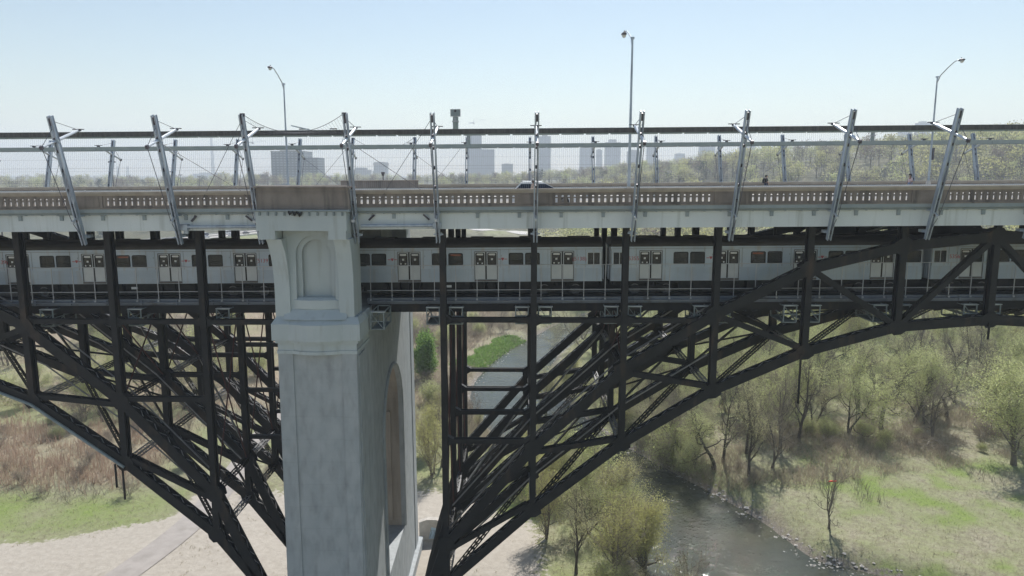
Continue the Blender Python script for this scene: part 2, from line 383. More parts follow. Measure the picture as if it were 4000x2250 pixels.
# main body: two legs and the wall above the arched opening, profile in the y-z plane extruded along x
oy0, oy1 = 53.6, 62.8; oc = (oy0 + oy1) / 2; orad = (oy1 - oy0) / 2; zs = -20.1; sill = -31.5
arc = [(oc + orad * math.cos(a), zs + orad * math.sin(a)) for a in [math.pi * k / 24 for k in range(25)]]
hole = [(oy1, sill)] + arc + [(oy0, sill)]
m = MB()
ztop = -9.05
W = PX1 - PX0
def side_x(u, v, w):                       # right flank leans in a little towards the far end and flares to the foot
    x = (PX0 + PX1) / 2 + w
    fl = .012 * max(0, -11 - v)
    if w > 0: x += -.014 * (u - 45.3) + fl * .5
    else: x -= fl * .5
    return (x, u, v)
m.plate([(45.32, -40.5), (71.7, -40.5), (71.7, ztop), (48.0, ztop), (45.32, -9.5)], [hole], W, side_x)
body = m.build('shaft', M['pier'], pier)
m = MB()                                   # raised moulding round the opening, on the right flank
tr = [(oc + (orad + .15) * math.cos(a), zs + (orad + .15) * math.sin(a)) for a in [math.pi * k / 24 for k in range(25)]]
path = [(oy1 + .15, sill)] + tr + [(oy0 - .15, sill)]
m.tube([(side_x(u, v, W / 2)[0] + .02, u, v) for u, v in path], .17, 6)
m.build('arch_moulding', M['pier'], pier)
m = MB(); n_ = 24                         # lining of the opening, warm ground bounce put into its colour
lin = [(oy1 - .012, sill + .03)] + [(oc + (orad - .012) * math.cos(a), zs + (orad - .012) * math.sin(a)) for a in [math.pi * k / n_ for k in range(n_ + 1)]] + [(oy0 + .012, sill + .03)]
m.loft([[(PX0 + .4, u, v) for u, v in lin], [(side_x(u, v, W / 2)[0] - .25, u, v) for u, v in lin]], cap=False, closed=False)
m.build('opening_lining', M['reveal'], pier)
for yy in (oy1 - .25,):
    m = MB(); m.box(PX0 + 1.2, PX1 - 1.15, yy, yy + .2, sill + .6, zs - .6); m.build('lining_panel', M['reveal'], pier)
m = MB(); m.box(PX0 + .3, PX1 - .55, oy0 + .02, oy1 - .02, -33.0, sill + .02)
m.build('sill_block', M['pier'], pier)
for y0, y1 in ((45.6, 47.4), (69.6, 71.4)):
    m = MB(); m.prism([side_x(y0, -11.4, W / 2 + .07), side_x(y1, -11.4, W / 2 + .07), side_x(y1, -40, W / 2 + .07), side_x(y0, -40, W / 2 + .07)], (-.2, 0, 0)); m.build('pilaster_strip', M['pier'], pier)
for x0, x1 in ((PX0 + .02, PX0 + .95), (PX1 - .95, PX1 - .02)):      # front pilaster strips
    m = MB(); m.box(x0, x1, 45.23, 45.6, -40, -11.22); m.build('pilaster_strip', M['pier'], pier)
m = MB(); m.box(PX0 - .5, PX1 + .25, 44.8, 53.0, -41, -37.4); m.build('plinth', M['pier'], pier)
m = MB(); m.box(PX0 - .5, PX1 + .25, 63.4, 72.2, -41, -37.4); m.build('plinth', M['pier'], pier)
m = MB()                                   # mouldings from the body upwards
slab_bow(m, PX0 - .02, PX1 + .03, 49.0, -11.21, -11.0, 45.18, 1.0, .40)
slab_bow(m, PX0 + .04, PX1 - .02, 48.9, -10.998, -10.52, 45.26, 1.0, .38)
slab_bow(m, PX0 - .1, PX1 + .1, 49.0, -10.518, -10.32, 45.14, 1.0, .42)
slab_bow(m, PX0 - .27, PX1 + .27, 49.2, -10.318, -9.28, 45.0, 1.05, .44)
x0, x1 = PX0 - .27, PX1 + .27
m.build('string_course', M['pier_upper'], pier)
m = MB()                                   # sloped ledge
lo = [(x0, 45.0)] + bow(x0 + 1.05, x1 - 1.05, 45.0, .44) + [(x1, 45.0), (x1, 49.2), (x0, 49.2)]
hi = [(x0 + .2, 45.45)] + bow(x0 + 1.25, x1 - 1.25, 45.45, .3) + [(x1 - .2, 45.45), (x1 - .2, 48.9), (x0 + .2, 48.9)]
m.loft([[(a, b, -9.278) for a, b in lo], [(a, b, -8.9) for a, b in hi]])
m.build('ledge', M['pier_upper'], pier)
# upper shaft in front of the train: two flared pilasters and the niche bay between them
prof = [(-8.9, 45.50), (-8.4, 45.50), (-7.0, 45.50), (-6.2, 45.47), (-5.4, 45.36), (-4.8, 45.22), (-4.3, 45.03), (-3.96, 44.88)]
for sgn in (0, 1):
    m = MB(); rings = []
    for z, yf in prof:
        k = (45.5 - yf) / .72
        if sgn == 0: xa, xb = PX0 - .10 - .20 * k, PX0 + .84 - .22 * k
        else: xa, xb = PX1 - 1.06 - .12 * k, PX1 - .14 - .04 * k
        rings.append([(xa, yf, z), (xb, yf, z), (xb, 47.68, z), (xa, 47.68, z)])
    m.loft(rings); m.build('flared_pilaster', M['pier_upper'], pier)
nx0, nx1 = PX0 + .45, PX1 - .6; nc = (-13.93 - 11.62) / 2
def arch_loop(w, zb, zt, n=18):
    r = w / 2; zc = zt - r
    return [(nc - r, zb), (nc + r, zb)] + [(nc + r * math.cos(a), zc + r * math.sin(a)) for a in [math.pi * k / n for k in range(n + 1)]]
m = MB()
bulge = lambda u: .22 * (1 - ((u - nc) / 1.6) ** 2)
m.plate([(nx0, -8.9), (nx1, -8.9), (nx1, -3.42), (nx0, -3.42)], [arch_loop(2.46, -8.0, -3.78)], .25, lambda u, v, w: (u, 46.02 + w + .5 * sstep(-7.2, -8.9, v) * -.6, v))
m.plate([(nx0, -8.9), (nx1, -8.9), (nx1, -3.43), (nx0, -3.43)], [arch_loop(1.86, -7.9, -4.08)], .2, lambda u, v, w: (u, 46.262 + w, v))
m.box(nx0, nx1, 46.50, 47.65, -8.9, -3.44)
m.build('niche_wall', M['pier_upper'], pier)
m = MB(); zz = [(nc - 1.52, 45.62), (nc + 1.52, 45.62), (nc + 1.52, 46.3), (nc - 1.52, 46.3)]
b2 = [(nc - 1.5, 45.75)] + bow(nc - 1.5, nc + 1.5, 45.75, .25)[1:-1] + [(nc + 1.5, 45.75), (nc + 1.5, 46.45), (nc - 1.5, 46.45)]
b3 = [(nc - 1.4, 46.0)] + bow(nc - 1.4, nc + 1.4, 46.0, .2)[1:-1] + [(nc + 1.4, 46.0), (nc + 1.4, 46.5), (nc - 1.4, 46.5)]
m.loft([[(a, b + .1, -8.50) for a, b in b2], [(a, b, -8.40) for a, b in b2], [(a, b, -7.86) for a, b in b2], [(a, b, -7.72) for a, b in b3]])
m.build('niche_sill', M['pier_upper'], pier)
m = MB(); m.loft([[(a, b + .0, -9.0) for a, b in [(nx0, 45.2)] + bow(nx0, nx1, 45.2, .32)[1:-1] + [(nx1, 45.2), (nx1, 46.4), (nx0, 46.4)]],
                  [(a, b, -8.45) for a, b in [(nx0, 45.75)] + bow(nx0, nx1, 45.75, .2)[1:-1] + [(nx1, 45.75), (nx1, 46.4), (nx0, 46.4)]]]); m.build('apron', M['pier_upper'], pier)
for xa, xb in ((PIER_L + .14, PIER_L + 1.14), (PIER_R - 1.13, PIER_R - .05)):
    MB().box(xa, xb, 44.62, 47.6, -3.955, -3.42).build('corbel', M['pier_upper'], pier)
m = MB(); m.box(PIER_L, PIER_R, 44.60, 47.7, -3.418, -2.27); cap = m.build('cap_block', M['pier_upper'], pier)
m = MB(); m.tube([(PIER_L - .1, 44.52, -2.20), (PIER_R + .1, 44.52, -2.20)], .055, 8); m.box(PIER_L - .2, PIER_R + .2, 44.55, 47.0, -2.268, -2.16); m.build('cap_ledge', M['slab'], pier)
for i in range(11):
    x = PIER_L + .28 + i * (PIER_R - PIER_L - .5) / 10
    m = MB(); m.box(x - .05, x + .05, 44.45, 44.597, -2.50, -2.28); m.build('pipe_clip', M['cage'], pier)
m = MB()
for i in range(3): m.tube([(-13.9 + .25 * i, 44.50, -2.24), (-13.8 + .3 * i, 44.42, -2.37 - .05 * i), (-13.65 + .3 * i, 44.46, -2.27)], [.06, .12, .05], 6)
m.build('cable_tangle', M['under'], pier)
m = MB(); m.box(PIER_L - .02, PIER_R + .15, 44.95, 46.2, -2.158, -.86); m.build('parapet_block', M['parapet'], pier)
m = MB(); m.box(PIER_L - .12, PIER_R + .25, 44.85, 46.4, -.858, -.74); m.box(PIER_L - .06, PIER_R + .19, 44.9, 44.948, -1.13, -1.08); m.build('block_coping', M['parapet'], pier)
for y0, y1 in ((56.2, 60.9), (68.6, 71.2)):
    MB().box(PX0 + .1, PX1 - .35, y0, y1, ztop + .002, -2.76).build('inner_shaft', M['pier'], pier)

# ------------------------------------------------------------------ steel arches
def chord(m, pts, y, d=.62, w=.62, lace=True):
    """built-up box chord: two side plates with flanges, lacing bars on top and underside"""
    ml = []
    for i in range(len(pts) - 1):
        p = Vector((pts[i][0], 0, pts[i][1])); q = Vector((pts[i + 1][0], 0, pts[i + 1][1]))
        dr = (q - p).normalized(); nrm = Vector((-dr.z, 0, dr.x))
        if nrm.z < 0: nrm = -nrm
        for s in (-1, 1):
            yy = y + s * w / 2
            a = Vector((p.x, yy, p.z)); b = Vector((q.x, yy, q.z))
            m.beam(a, b, .05, d, up=nrm)
            for e in (-1, 1):
                o = nrm * (e * (d / 2 + .012)); iy = Vector((0, -s * .05, 0))
                m.beam(a + o + iy, b + o + iy, .16, .024, up=nrm)
        if lace:
            L = (q - p).length; n = max(2, int(L / .62)); st = L / n
            for e in (-1, 1):
                for k in range(n):
                    o = nrm * (e * (d / 2 - .004)); s = 1 if k % 2 == 0 else -1
                    a = p + dr * (k * st) + o; b = p + dr * ((k + 1) * st) + o
                    ml.append((Vector((a.x, y + s * (w / 2 - .06), a.z)), Vector((b.x, y - s * (w / 2 - .06), b.z)), nrm, e))
    return ml
def gusset(m, x, z, y, r=.62, w=.66):
    poly = [(x + r * math.cos(a) * (1.15 if k % 2 else 1), z + r * math.sin(a) * (1.0 if k % 2 else .92)) for k, a in enumerate([2 * math.pi * (k + .5) / 8 for k in range(8)])]
    for s in (-1, 1): m.prism([(a, y + s * w / 2 - .02, b) for a, b in poly], (0, .04, 0))
def column_mb(x, y, z0, z1, w=.40, d=.62):
    m = MB()
    for s in (-1, 1):
        m.box(x - w / 2, x + w / 2, y + s * d / 2 - .03, y + s * d / 2 + .03, z0, z1)
    m.box(x - .03, x + .03, y - d / 2 + .032, y + d / 2 - .032, z0, z1)
    for s in (-1, 1): m.box(x + s * (w / 2 - .03) - .03, x + s * (w / 2 - .03) + .03, y - d / 2 + .031, y - d / 2 + .15, z0, z1); m.box(x + s * (w / 2 - .03) - .03, x + s * (w / 2 - .03) + .03, y + d / 2 - .15, y + d / 2 - .031, z0, z1)
    return m
def lattice(m, p, q, w=.34, h=.30, n=None, up=(0, 0, 1)):
    """light member: four corner angles joined by zigzag bars"""
    p = Vector(p); q = Vector(q); d = (q - p); L = d.length; d.normalize()
    upv = Vector(up); sd = d.cross(upv).normalized(); u = sd.cross(d).normalized()
    for a in (-1, 1):
        for b in (-1, 1):
            o = sd * (a * w / 2) + u * (b * h / 2); m.beam(p + o, q + o, .07, .07, up=u)
    n = n or max(3, int(L / .42)); st = L / n
    for k in range(n):
        s = 1 if k % 2 else -1
        for b in (-1, 1):
            m.beam(p + d * (k * st) + sd * (s * w / 2) + u * (b * h / 2), p + d * ((k + 1) * st) + sd * (-s * w / 2) + u * (b * h / 2), .05, .015, up=u)
            m.beam(p + d * (k * st) + u * (s * h / 2) + sd * (b * w / 2), p + d * ((k + 1) * st) + u * (-s * h / 2) + sd * (b * w / 2), .05, .015, up=sd)

def arch(label, nodes, cols, upper_tail, lower_tail, strut_rows, diag, hang, toward):
    """nodes: list of (x, z_upper, z_lower) from the springing outwards"""
    root = thing('steel_arch', label, 'steel arch', (0, 0, 0), group='dark steel trussed arch spans either side of the pier')
    for r, y in enumerate(RIB_Y):
        up = upper_tail + [(n[0], n[1]) for n in nodes]; lo = lower_tail + [(n[0], n[2]) for n in nodes]
        m = MB(); laces = chord(m, up, y) + chord(m, lo, y, d=.58)
        for x, zu, zl in nodes:
            gusset(m, x, zu, y); gusset(m, x, zl, y, r=.58)
        rib = m.build('arch_rib', M['steel'], root)
        m = MB()
        for a, b, nrm, e in laces: m.beam(a, b, .07, .016, up=nrm)
        m.build('lacing_bars', M['lace'], rib)
        for i, (x, zu, zl) in enumerate(nodes):
            top = -3.45 + grade(x)
            if zu < top - 1.0: column_mb(x, y, zu + .1, top).build('column', M['steel'], rib)
            if zl < zu - .9: column_mb(x, y, zl + .1, zu - .1, w=.42, d=.6).build('column', M['steel'], rib)
        for (xa, za, xb, zb) in diag:
            m = MB()
            for s in (-1, 1): m.beam((xa, y + s * .25, za), (xb, y + s * .25, zb), .05, .36, up=(0, 0, 1))
            n = max(3, int(math.hypot(xb - xa, zb - za) / .5))
            for k in range(n):
                f0, f1 = k / n, (k + 1) / n; s = 1 if k % 2 else -1
                for o in (.17, -.17): m.beam((xa + (xb - xa) * f0, y + s * .24, za + (zb - za) * f0 + o), (xa + (xb - xa) * f1, y - s * .24, za + (zb - za) * f1 + o), .06, .015)
            m.build('diagonal', M['steel'], rib)
        for (xa, xb, z) in strut_rows:
            m = MB()
            for s in (-1, 1): m.box(xa + .2, xb - .2, y + s * .2 - .04, y + s * .2 + .04, z - .16 + grade(0), z + .16)
            for xx, sg in ((xa + .2, 1), (xb - .2, -1)):
                m.prism([(xx, y - .22, z - .14), (xx + sg * .4, y - .22, z - .14), (xx, y - .22, z - .38)], (0, .44, 0))
                m.prism([(xx, y - .22, z + .14), (xx + sg * .4, y - .22, z + .14), (xx, y - .22, z + .38)], (0, .44, 0))
            m.build('strut', M['steel'], rib)
        if r == 0:
            for x, za, zb in hang:
                MB().tube([(x, y - .42, za), (x, y - .42, zb)], .075, 8).build('drain_pipe', M['steel'], rib)
    # cross bracing between the ribs
    for i, (x, zu, zl) in enumerate(nodes):
        for r in range(3):
            y0, y1 = RIB_Y[r] + .32, RIB_Y[r + 1] - .32
            m = MB(); lattice(m, (x, y0, zl), (x, y1, zl)); m.build('lattice_strut', M['lace'] if r % 2 == 0 else M['steel'], root)  # paler struts carry the top light in their colour
            if zu < -8.9:
                m = MB(); lattice(m, (x, y0, zu), (x, y1, zu), w=.3, h=.26); m.build('lattice_strut', M['lace'] if r == 1 else M['steel'], root)
            if i + 1 < len(nodes):
                x2, zu2, zl2 = nodes[i + 1]
                if r != 1:
                    m = MB(); lattice(m, (x, y0, zl), (x2, y1, zl2), w=.26, h=.22)
                    m.build('lattice_strut', M['steel'], root)
                else:
                    m = MB(); m.beam((x, y1, zl), (x2, y0, zl2), .14, .14); m.beam((x, y0, zl), (x2, y1, zl2), .14, .14); m.build('lateral_bar', M['steel'], root)
                    m = MB(); m.beam((x, y0, zu + .2), (x2, y1, zu2 + .2), .12, .12); m.build('lateral_bar', M['lace'], root)
            if zu < -12:                            # crossed rods in the plane of the columns
                m = MB()
                m.tube([(x, y0, zu + .2), (x, y1, -9.9)], .055, 6); m.tube([(x, y1, zu + .2), (x, y0, -9.9)], .055, 6)
                m.build('crossed_rods', M['steel_red'], root)
            m = MB(); m.beam((x, y0, -9.85 + grade(x)), (x, y1, -9.85 + grade(x)), .2, .3); m.build('floor_strut', M['steel'], root) if zu < -9.9 else None
    # walkway conduit bundles laid along the lower chord
    for k, (dy, dz) in enumerate(((1.1, .45), (1.5, .38), (4.9, .5), (8.2, .5))):
        m = MB(); m.tube([(x, RIB_Y[0] + dy, zu + dz) for x, zu, zl in nodes[:4]] if k % 2 == 0 else [(x, RIB_Y[0] + dy, (zu * .4 + zl * .6)) for x, zu, zl in nodes[:4]], .06, 6)
        m.build('conduit', M['steel_rod'], root)
    if toward < 0:
        m = MB(); m.tube([(x, RIB_Y[0] - .46, zl - .22) for x, zu, zl in nodes[1:]], .10, 8); m.build('conduit', M['cage'], root)
    return root
RN = list(zip(COLX_R, [-25.9, -18.76, -13.18, -9.29, -6.2, -4.68, -4.0, -4.55, -5.95], [-28.9, -23.28, -18.42, -14.59, -11.85, -10.12, -9.6, -9.95, -11.55]))
dg = []
for i in range(5): dg.append((RN[i][0] + .5, RN[i][1] - .25, RN[i + 1][0] - .4, RN[i + 1][2] + .3))
dg.append((RN[5][0] + .3, RN[5][2] + .3, RN[6][0] - .2, RN[6][1] - .2)); dg.append((RN[7][0] - .3, RN[7][2] + .3, RN[6][0] + .2, RN[6][1] - .2)); dg.append((RN[8][0] - .4, RN[8][1] - .2, RN[7][0] + .4, RN[7][2] + .3))
SR = [(RN[i][0], RN[i + 1][0], -9.75) for i in range(3)] + [(RN[0][0], RN[1][0], -18.3)]
arch('dark steel trussed arch right of the pier, rising to its crown at the right edge', RN, COLX_R, [(-8.6, -38.2), (-7.7, -34.2), (-6.7, -30.6)], [(-8.6, -38.4), (-7.9, -35.6)], SR, dg,
     [(19.0, -12.0, -15.4), (31.4, -9.8, -10.9)], 1)
LN = list(zip(COLX_L, [-22.2, -15.5, -10.3, -6.9, -4.9, -4.3], [-25.3, -20.0, -15.5, -13.0, -11.3, -10.6]))
dl = []
for i in range(4): dl.append((LN[i][0] - .5, LN[i][1] - .25, LN[i + 1][0] + .4, LN[i + 1][2] + .3))
SL = [(LN[1][0], LN[0][0], -9.95), (LN[2][0], LN[1][0], -9.95), (LN[1][0], LN[0][0], -15.4), (LN[0][0], -15.5, -9.95)]
arch('dark steel trussed arch left of the pier, descending from the left edge', LN, COLX_L, [(-18.2, -29.4), (-19.2, -27.2)], [(-18.2, -29.5)], SL, dl,
     [(-27.6, -20.2, -22.6), (-28.1, -20.0, -21.7)], -1)

# second line of columns close to the pier, in ribs two to four (left side)
t = thing('steel_bent', 'row of dark steel columns standing just left of the pier, carrying the tracks', 'steel bent')
for y in RIB_Y[1:]:
    column_mb(-15.95, y, -30, -3.6, w=.42).build('column', M['steel'], t)
for z in (-13.0, -16.6, -20.4):
    for y in RIB_Y[1:]:
        MB().box(-21.1, -16.2, y - .15, y + .15, z - .15, z + .15).build('strut', M['steel'], t)

# ------------------------------------------------------------------ track level
def track():
    for (a, b, n) in ((XL, PX0 - .15, 'left'), (PX1 - .3, XR, 'right')):
        m = MB(); m.box(a, b, 50.55, 54.75, -8.90, -8.70); m.box(a, b, 62.3, 66.6, -8.90, -8.70); tag(m.build('track_bed', M['under'], slope=True), kind='structure')
        m = MB(); m.box(a, b, 50.0, 50.5, -8.62, -8.58); tag(m.build('catwalk_floor', M['catwalk'], slope=True), kind='structure')
        f = MB(); f.box(a, b, 50.36, 50.44, -8.82, -8.40); f.box(a, b, 50.22, 50.355, -8.44, -8.40); f.box(a, b, 50.25, 50.355, -8.82, -8.79)
        fo = f.build('catwalk_fascia', M['catwalk'], slope=True)
        tag(fo, f'blue-grey steel fascia beam along the track level {n} of the pier', 'fascia beam', 'fascia beams of the track level')
        x = a + 1.2
        while x < b:
            MB().box(x - .05, x + .05, 50.2, 50.358, -8.785, -8.445).build('stiffener', M['catwalk'], fo, slope=True); x += 2.47
        s = MB(); s.box(a, b, 50.6, 51.0, -9.45, -8.91); s.box(a, b, 54.2, 54.6, -9.45, -8.91); s.box(a, b, 62.4, 62.8, -9.45, -8.91); s.box(a, b, 66.2, 66.6, -9.45, -8.91)
        s.box(a, b, 55.0, 55.06, -9.4, -7.35)  # added plate that darkens the bright gaps under the train
        so = s.build('track_stringer', M['steel'], slope=True)
        tag(so, f'dark steel stringers with added gap-darkening plate, carrying the rail tracks {n} of the pier', 'stringers', 'stringers of the track level')
        for ty in (53.35, 64.4):
            for o in (-.75, .75):
                MB().box(a, b, ty + o - .036, ty + o + .036, -8.698, -8.54).build('rail', M['wheel'], so, slope=True)
            cr = MB(); cr.box(a, b, ty - 1.66, ty - 1.55, -8.55, -8.40); cr.build('power_rail', M['under'], so, slope=True)
        rt = thing('catwalk_railing', f'thin pale steel railing beside the train {n} of the pier', 'railing', group='railings of the track level')
        m = MB()
        for z in (-6.16, -7.88): m.tube([(a, 50.3, z), (b, 50.3, z)], .026, 6)
        m.build('rail', M['rail_metal'], rt, slope=True)
        x = a + .25
        while x < b:
            m = MB(); m.box(x - .022, x + .022, 50.275, 50.325, -8.52, -6.15); m.box(x - .06, x + .06, 50.19, 50.225, -8.60, -8.46)
            m.build('post', M['rail_metal'], rt, slope=True); x += 1.47
track()
# inspection cages hung beside the columns
def cage_proto():
    t = thing('inspection_cage', '', 'inspection cage', group='inspection cages hung under the track level beside the columns')
    w, d, h = .86, 2.6, 1.12
    m = MB()
    for x in (0, w):
        for y in (0, d): m.box(x - .035, x + .035, y - .035, y + .035, -h, 0)
        for z in (0, -h * .52, -h): m.box(x - .028, x + .028, .036, d - .036, z - .028, z + .028)
    for y in (0, d):
        for z in (0, -h * .52, -h): m.box(.036, w - .036, y - .028, y + .028, z - .03, z + .03)
    m.beam((.05, -.0, -h * .06), (w - .05, 0, -h * .95), .03, .09, up=(0, 1, 0))
    m.beam((0, .05, -h * .95), (0, d - .05, -h * .1), .03, .06); m.beam((w, .05, -h * .95), (w, d - .05, -h * .1), .03, .06)
    m.build('frame', M['cage'], t)
    MB().box(-.04, w + .04, .04, d - .04, -h - .06, -h - .032).build('floor', M['cage'], t)
    MB().box(-.05, w + .1, -.05, .3, .02, .06).build('top_plate', M['arm'], t)
    return t
cp = cage_proto(); used = 0; k = {'l': 0, 'r': 0}
for ci, x in enumerate(COLX_L[3::-1] + COLX_R[:8]):
    for sd in (0, 1):
        if x < -20 and sd == 0 and True: xx = x + .55
        elif x < -20: continue
        else: xx = x - 1.22 if sd == 0 else x + .36
        side = 'left' if x < -12 else 'right'
        num = (ci - 3) if side == 'right' else (4 - ci)
        lab = f'small grey-green inspection cage on the {"left" if xx < x else "right"} of the {ordw(num)} column {side} of the pier'
        o = cp if not used else dup(cp); used = 1
        o.location = (xx, 49.75, -9.02 + grade(xx)); o['label'] = lab
o = dup(cp, 'small grey-green inspection cage against the right flank of the pier', (-9.75, 47.6, -9.0))
# ------------------------------------------------------------------ rod barrier (leaning masts, beams, rods)
MAST_X = [-27.45, -21.35, -16.22, -10.17, -5.09, 1.01, 7.11, 13.21, 19.31, 25.41, 31.51]
MAST_XL = [-33.55, -39.65]
FOOT = (46.25, -4.21); TOP = (43.90, 3.56)
LEN = math.hypot(FOOT[0] - TOP[0], TOP[1] - FOOT[1])
AX = Vector((0, TOP[0] - FOOT[0], TOP[1] - FOOT[1])).normalized(); PERP = Vector((0, AX.z, -AX.y))   # towards the deck
def mast_proto():
    t = thing('barrier_mast', '', 'barrier mast', group='leaning masts of the rod barrier')
    P = lambda s, p=0, x=0: AX * s + PERP * p + Vector((x, 0, 0))
    m = MB()
    for x in (-.095, .095):
        ring = lambda s, d: [P(s, -d / 2, x - .016), P(s, -d / 2, x + .016), P(s, d / 2, x + .016), P(s, d / 2, x - .016)]
        m.loft([ring(0, .22), ring(1.2, .30), ring(4.0, .36), ring(LEN - .7, .30), ring(LEN, .28)])
        for e in (-1, 1):
            m.beam(P(0, e * .11, x), P(1.2, e * .15, x), .075, .02, up=PERP); m.beam(P(1.2, e * .15, x), P(4, e * .18, x), .075, .02, up=PERP); m.beam(P(4, e * .18, x), P(LEN, e * .14, x), .075, .02, up=PERP)
    m.build('post', M['galv'], t)
    for s in (.45, 1.55, 2.55, 3.55, 4.75, 5.95):
        MB().beam(P(s, 0), P(s + .16, 0), .155, .22, up=PERP).build('web_block', M['galv_dark'], t)
    MB().beam(P(LEN - .55, 0), P(LEN - .12, 0), .155, .26, up=PERP).build('head_block', M['galv_dark'], t)
    ca = 6.66
    a, b = P(ca - .02, -1.52), P(ca + .02, 2.42)
    m = MB(); m.tube([a, P(ca, -.2), P(ca, .25), b], [.075, .095, .105, .085], 8); m.beam(P(ca - .02, -.02), P(ca + .0, .03), .26, .26, up=AX)
    m.build('cross_arm', M['arm'], t)
    m = MB(); m.beam(a - PERP * .1 - AX * .02, a + PERP * .08, .16, .2, up=AX); m.build('arm_fitting', M['galv_dark'], t); MB().beam(P(ca - .18, -.0), P(ca + .18, 0), .155, .28, up=PERP).build('arm_clamp', M['galv_dark'], t)
    m = MB(); m.beam(b - PERP * .05, b + PERP * .14, .22, .12, up=AX)
    m.beam(b + Vector((-.35, 0, .07)), b + Vector((.35, 0, .07)), .1, .05)
    m.build('arm_fitting', M['galv_dark'], t)
    lo = P(1.72, -.62); m = MB(); m.tube([P(1.82, .05), lo], [.06, .05], 8); m.beam(lo + PERP * .14, lo - PERP * .06, .16, .16, up=AX); m.build('lower_arm', M['arm'], t)
    m = MB()
    m.tube([P(LEN - .32, .1), b + AX * .04], .017, 6); m.tube([P(LEN - .75, -.13), a], .017, 6); m.tube([a, lo], .02, 6); m.tube([lo, P(.55, -.06)], .02, 6)
    m.build('stay_cable', M['cable'], t)
    MB().box(-.16, .16, -.42, .05, 1.78, 1.86).build('wall_bracket', M['galv'], t)
    m = MB(); m.box(-.17, .17, .02, .75, .42, .60); m.beam((-.3, .18, .5), (.3, .18, .5), .1, .1); m.build('foot_bracket', M['galv'], t)
    return t
mp = mast_proto(); first = True
near = sorted(MAST_X + MAST_XL)
for i, x in enumerate(near):
    if x < -13: n = sorted([q for q in near if q < -13], reverse=True).index(x) + 1; lab = f'{ordw(n)} blue-grey leaning mast left of the pier, on the near side'
    else: n = [q for q in near if q > -13].index(x) + 1; lab = f'{ordw(n)} blue-grey leaning mast right of the pier, on the near side'
    o = mp if first else dup(mp); first = False
    o.location = (x, FOOT[0], FOOT[1] + grade(x)); o['label'] = lab
FAR_X = [-33.55 - S * k for k in range(3, -1, -1)] + MAST_X + [37.61, 43.71, 49.81, 55.91]
for i, x in enumerate(sorted(FAR_X)):
    o = dup(mp, f'{ordw(i + 1)} mast from the left in the far row, standing beyond the road', (x, 2 * YC - FOOT[0], FOOT[1] + grade(x)), math.pi)

def rod_mesh(len_z, dy):
    return MB().tube([(0, 0, 0), (0, dy, -len_z)], .0042, 4, cap=False)
BT, BB, BY = 2.80, 2.40, 46.92
rmb = rod_mesh(BB + 1.0, -.62); _r = rmb.build('rod', M['rod']); ROD = _r.data; bpy.data.objects.remove(_r)
def bay(x0, x1, side, label):
    t = thing('rod_barrier', label, 'rod barrier', (x0, BY if side == 0 else 2 * YC - BY, grade(x0)), group='bays of the rod barrier, near side' if side == 0 else 'bays of the rod barrier, far side')
    L = x1 - x0; g = GR * L; sg = 1 if side == 0 else -1
    def q(m, xa, xb, ya, yb, z0, z1):
        ya, yb = sorted((sg * ya, sg * yb))
        v = [(xa, ya, z0 + GR * xa), (xb, ya, z0 + GR * xb), (xb, yb, z0 + GR * xb), (xa, yb, z0 + GR * xa), (xa, ya, z1 + GR * xa), (xb, ya, z1 + GR * xb), (xb, yb, z1 + GR * xb), (xa, yb, z1 + GR * xa)]
        m.add(v, [(0, 3, 2, 1), (4, 5, 6, 7), (0, 1, 5, 4), (1, 2, 6, 5), (2, 3, 7, 6), (3, 0, 4, 7)])
    m = MB(); q(m, .012, L - .012, -.155, .12, BB + .06, BT); m_in = m
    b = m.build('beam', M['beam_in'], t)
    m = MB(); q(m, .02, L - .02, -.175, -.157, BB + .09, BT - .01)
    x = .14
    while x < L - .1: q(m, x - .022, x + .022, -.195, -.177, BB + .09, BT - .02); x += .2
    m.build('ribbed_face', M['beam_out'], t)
    m = MB()
    n = 4; w = L / n
    for k in range(n): q(m, k * w + (.02 if k == 0 else .075), (k + 1) * w - (.02 if k == n - 1 else .075), -.19, .13, BB, BB + .055)
    m.build('lower_lip', M['beam_in'], t)
    m = MB()
    for z in (1.62, .55, -.35): 
        yy = -.62 * (BB - z) / (BB + 1.0)
        m.tube([(0, sg * yy, z), (L, sg * yy, z + g)], .004, 4)
    m.build('spacer_wire', M['cable'], t)
    nr = int(L / .127); st = L / nr
    for k in range(nr):
        o = bpy.data.objects.new('rod', ROD); COL.objects.link(o); o.parent = t
        xx = (k + .5) * st; o.location = (xx, 0, BB + GR * xx)
        if side: o.rotation_euler = (0, 0, math.pi)
    return t
for i in range(len(near) - 1):
    mid = (near[i] + near[i + 1]) / 2
    if abs(mid + 13.2) < 1: lab = 'near-side bay of beam and thin rods right above the pier'
    elif mid < -13: lab = f'near-side bay of dark beam and thin rods, {ordw(len([q for q in near if mid < q < -13]))} to the left of the pier bay'
    else: lab = f'near-side bay of dark beam and thin rods, {ordw(len([q for q in near if -13 < q < mid]))} to the right of the pier bay'
    bay(near[i], near[i + 1], 0, lab)
far = sorted(FAR_X)
for i in range(len(far) - 1):
    bay(far[i], far[i + 1], 1, f'{ordw(i + 1)} bay from the left of the far grey beam and rods, beyond the road')

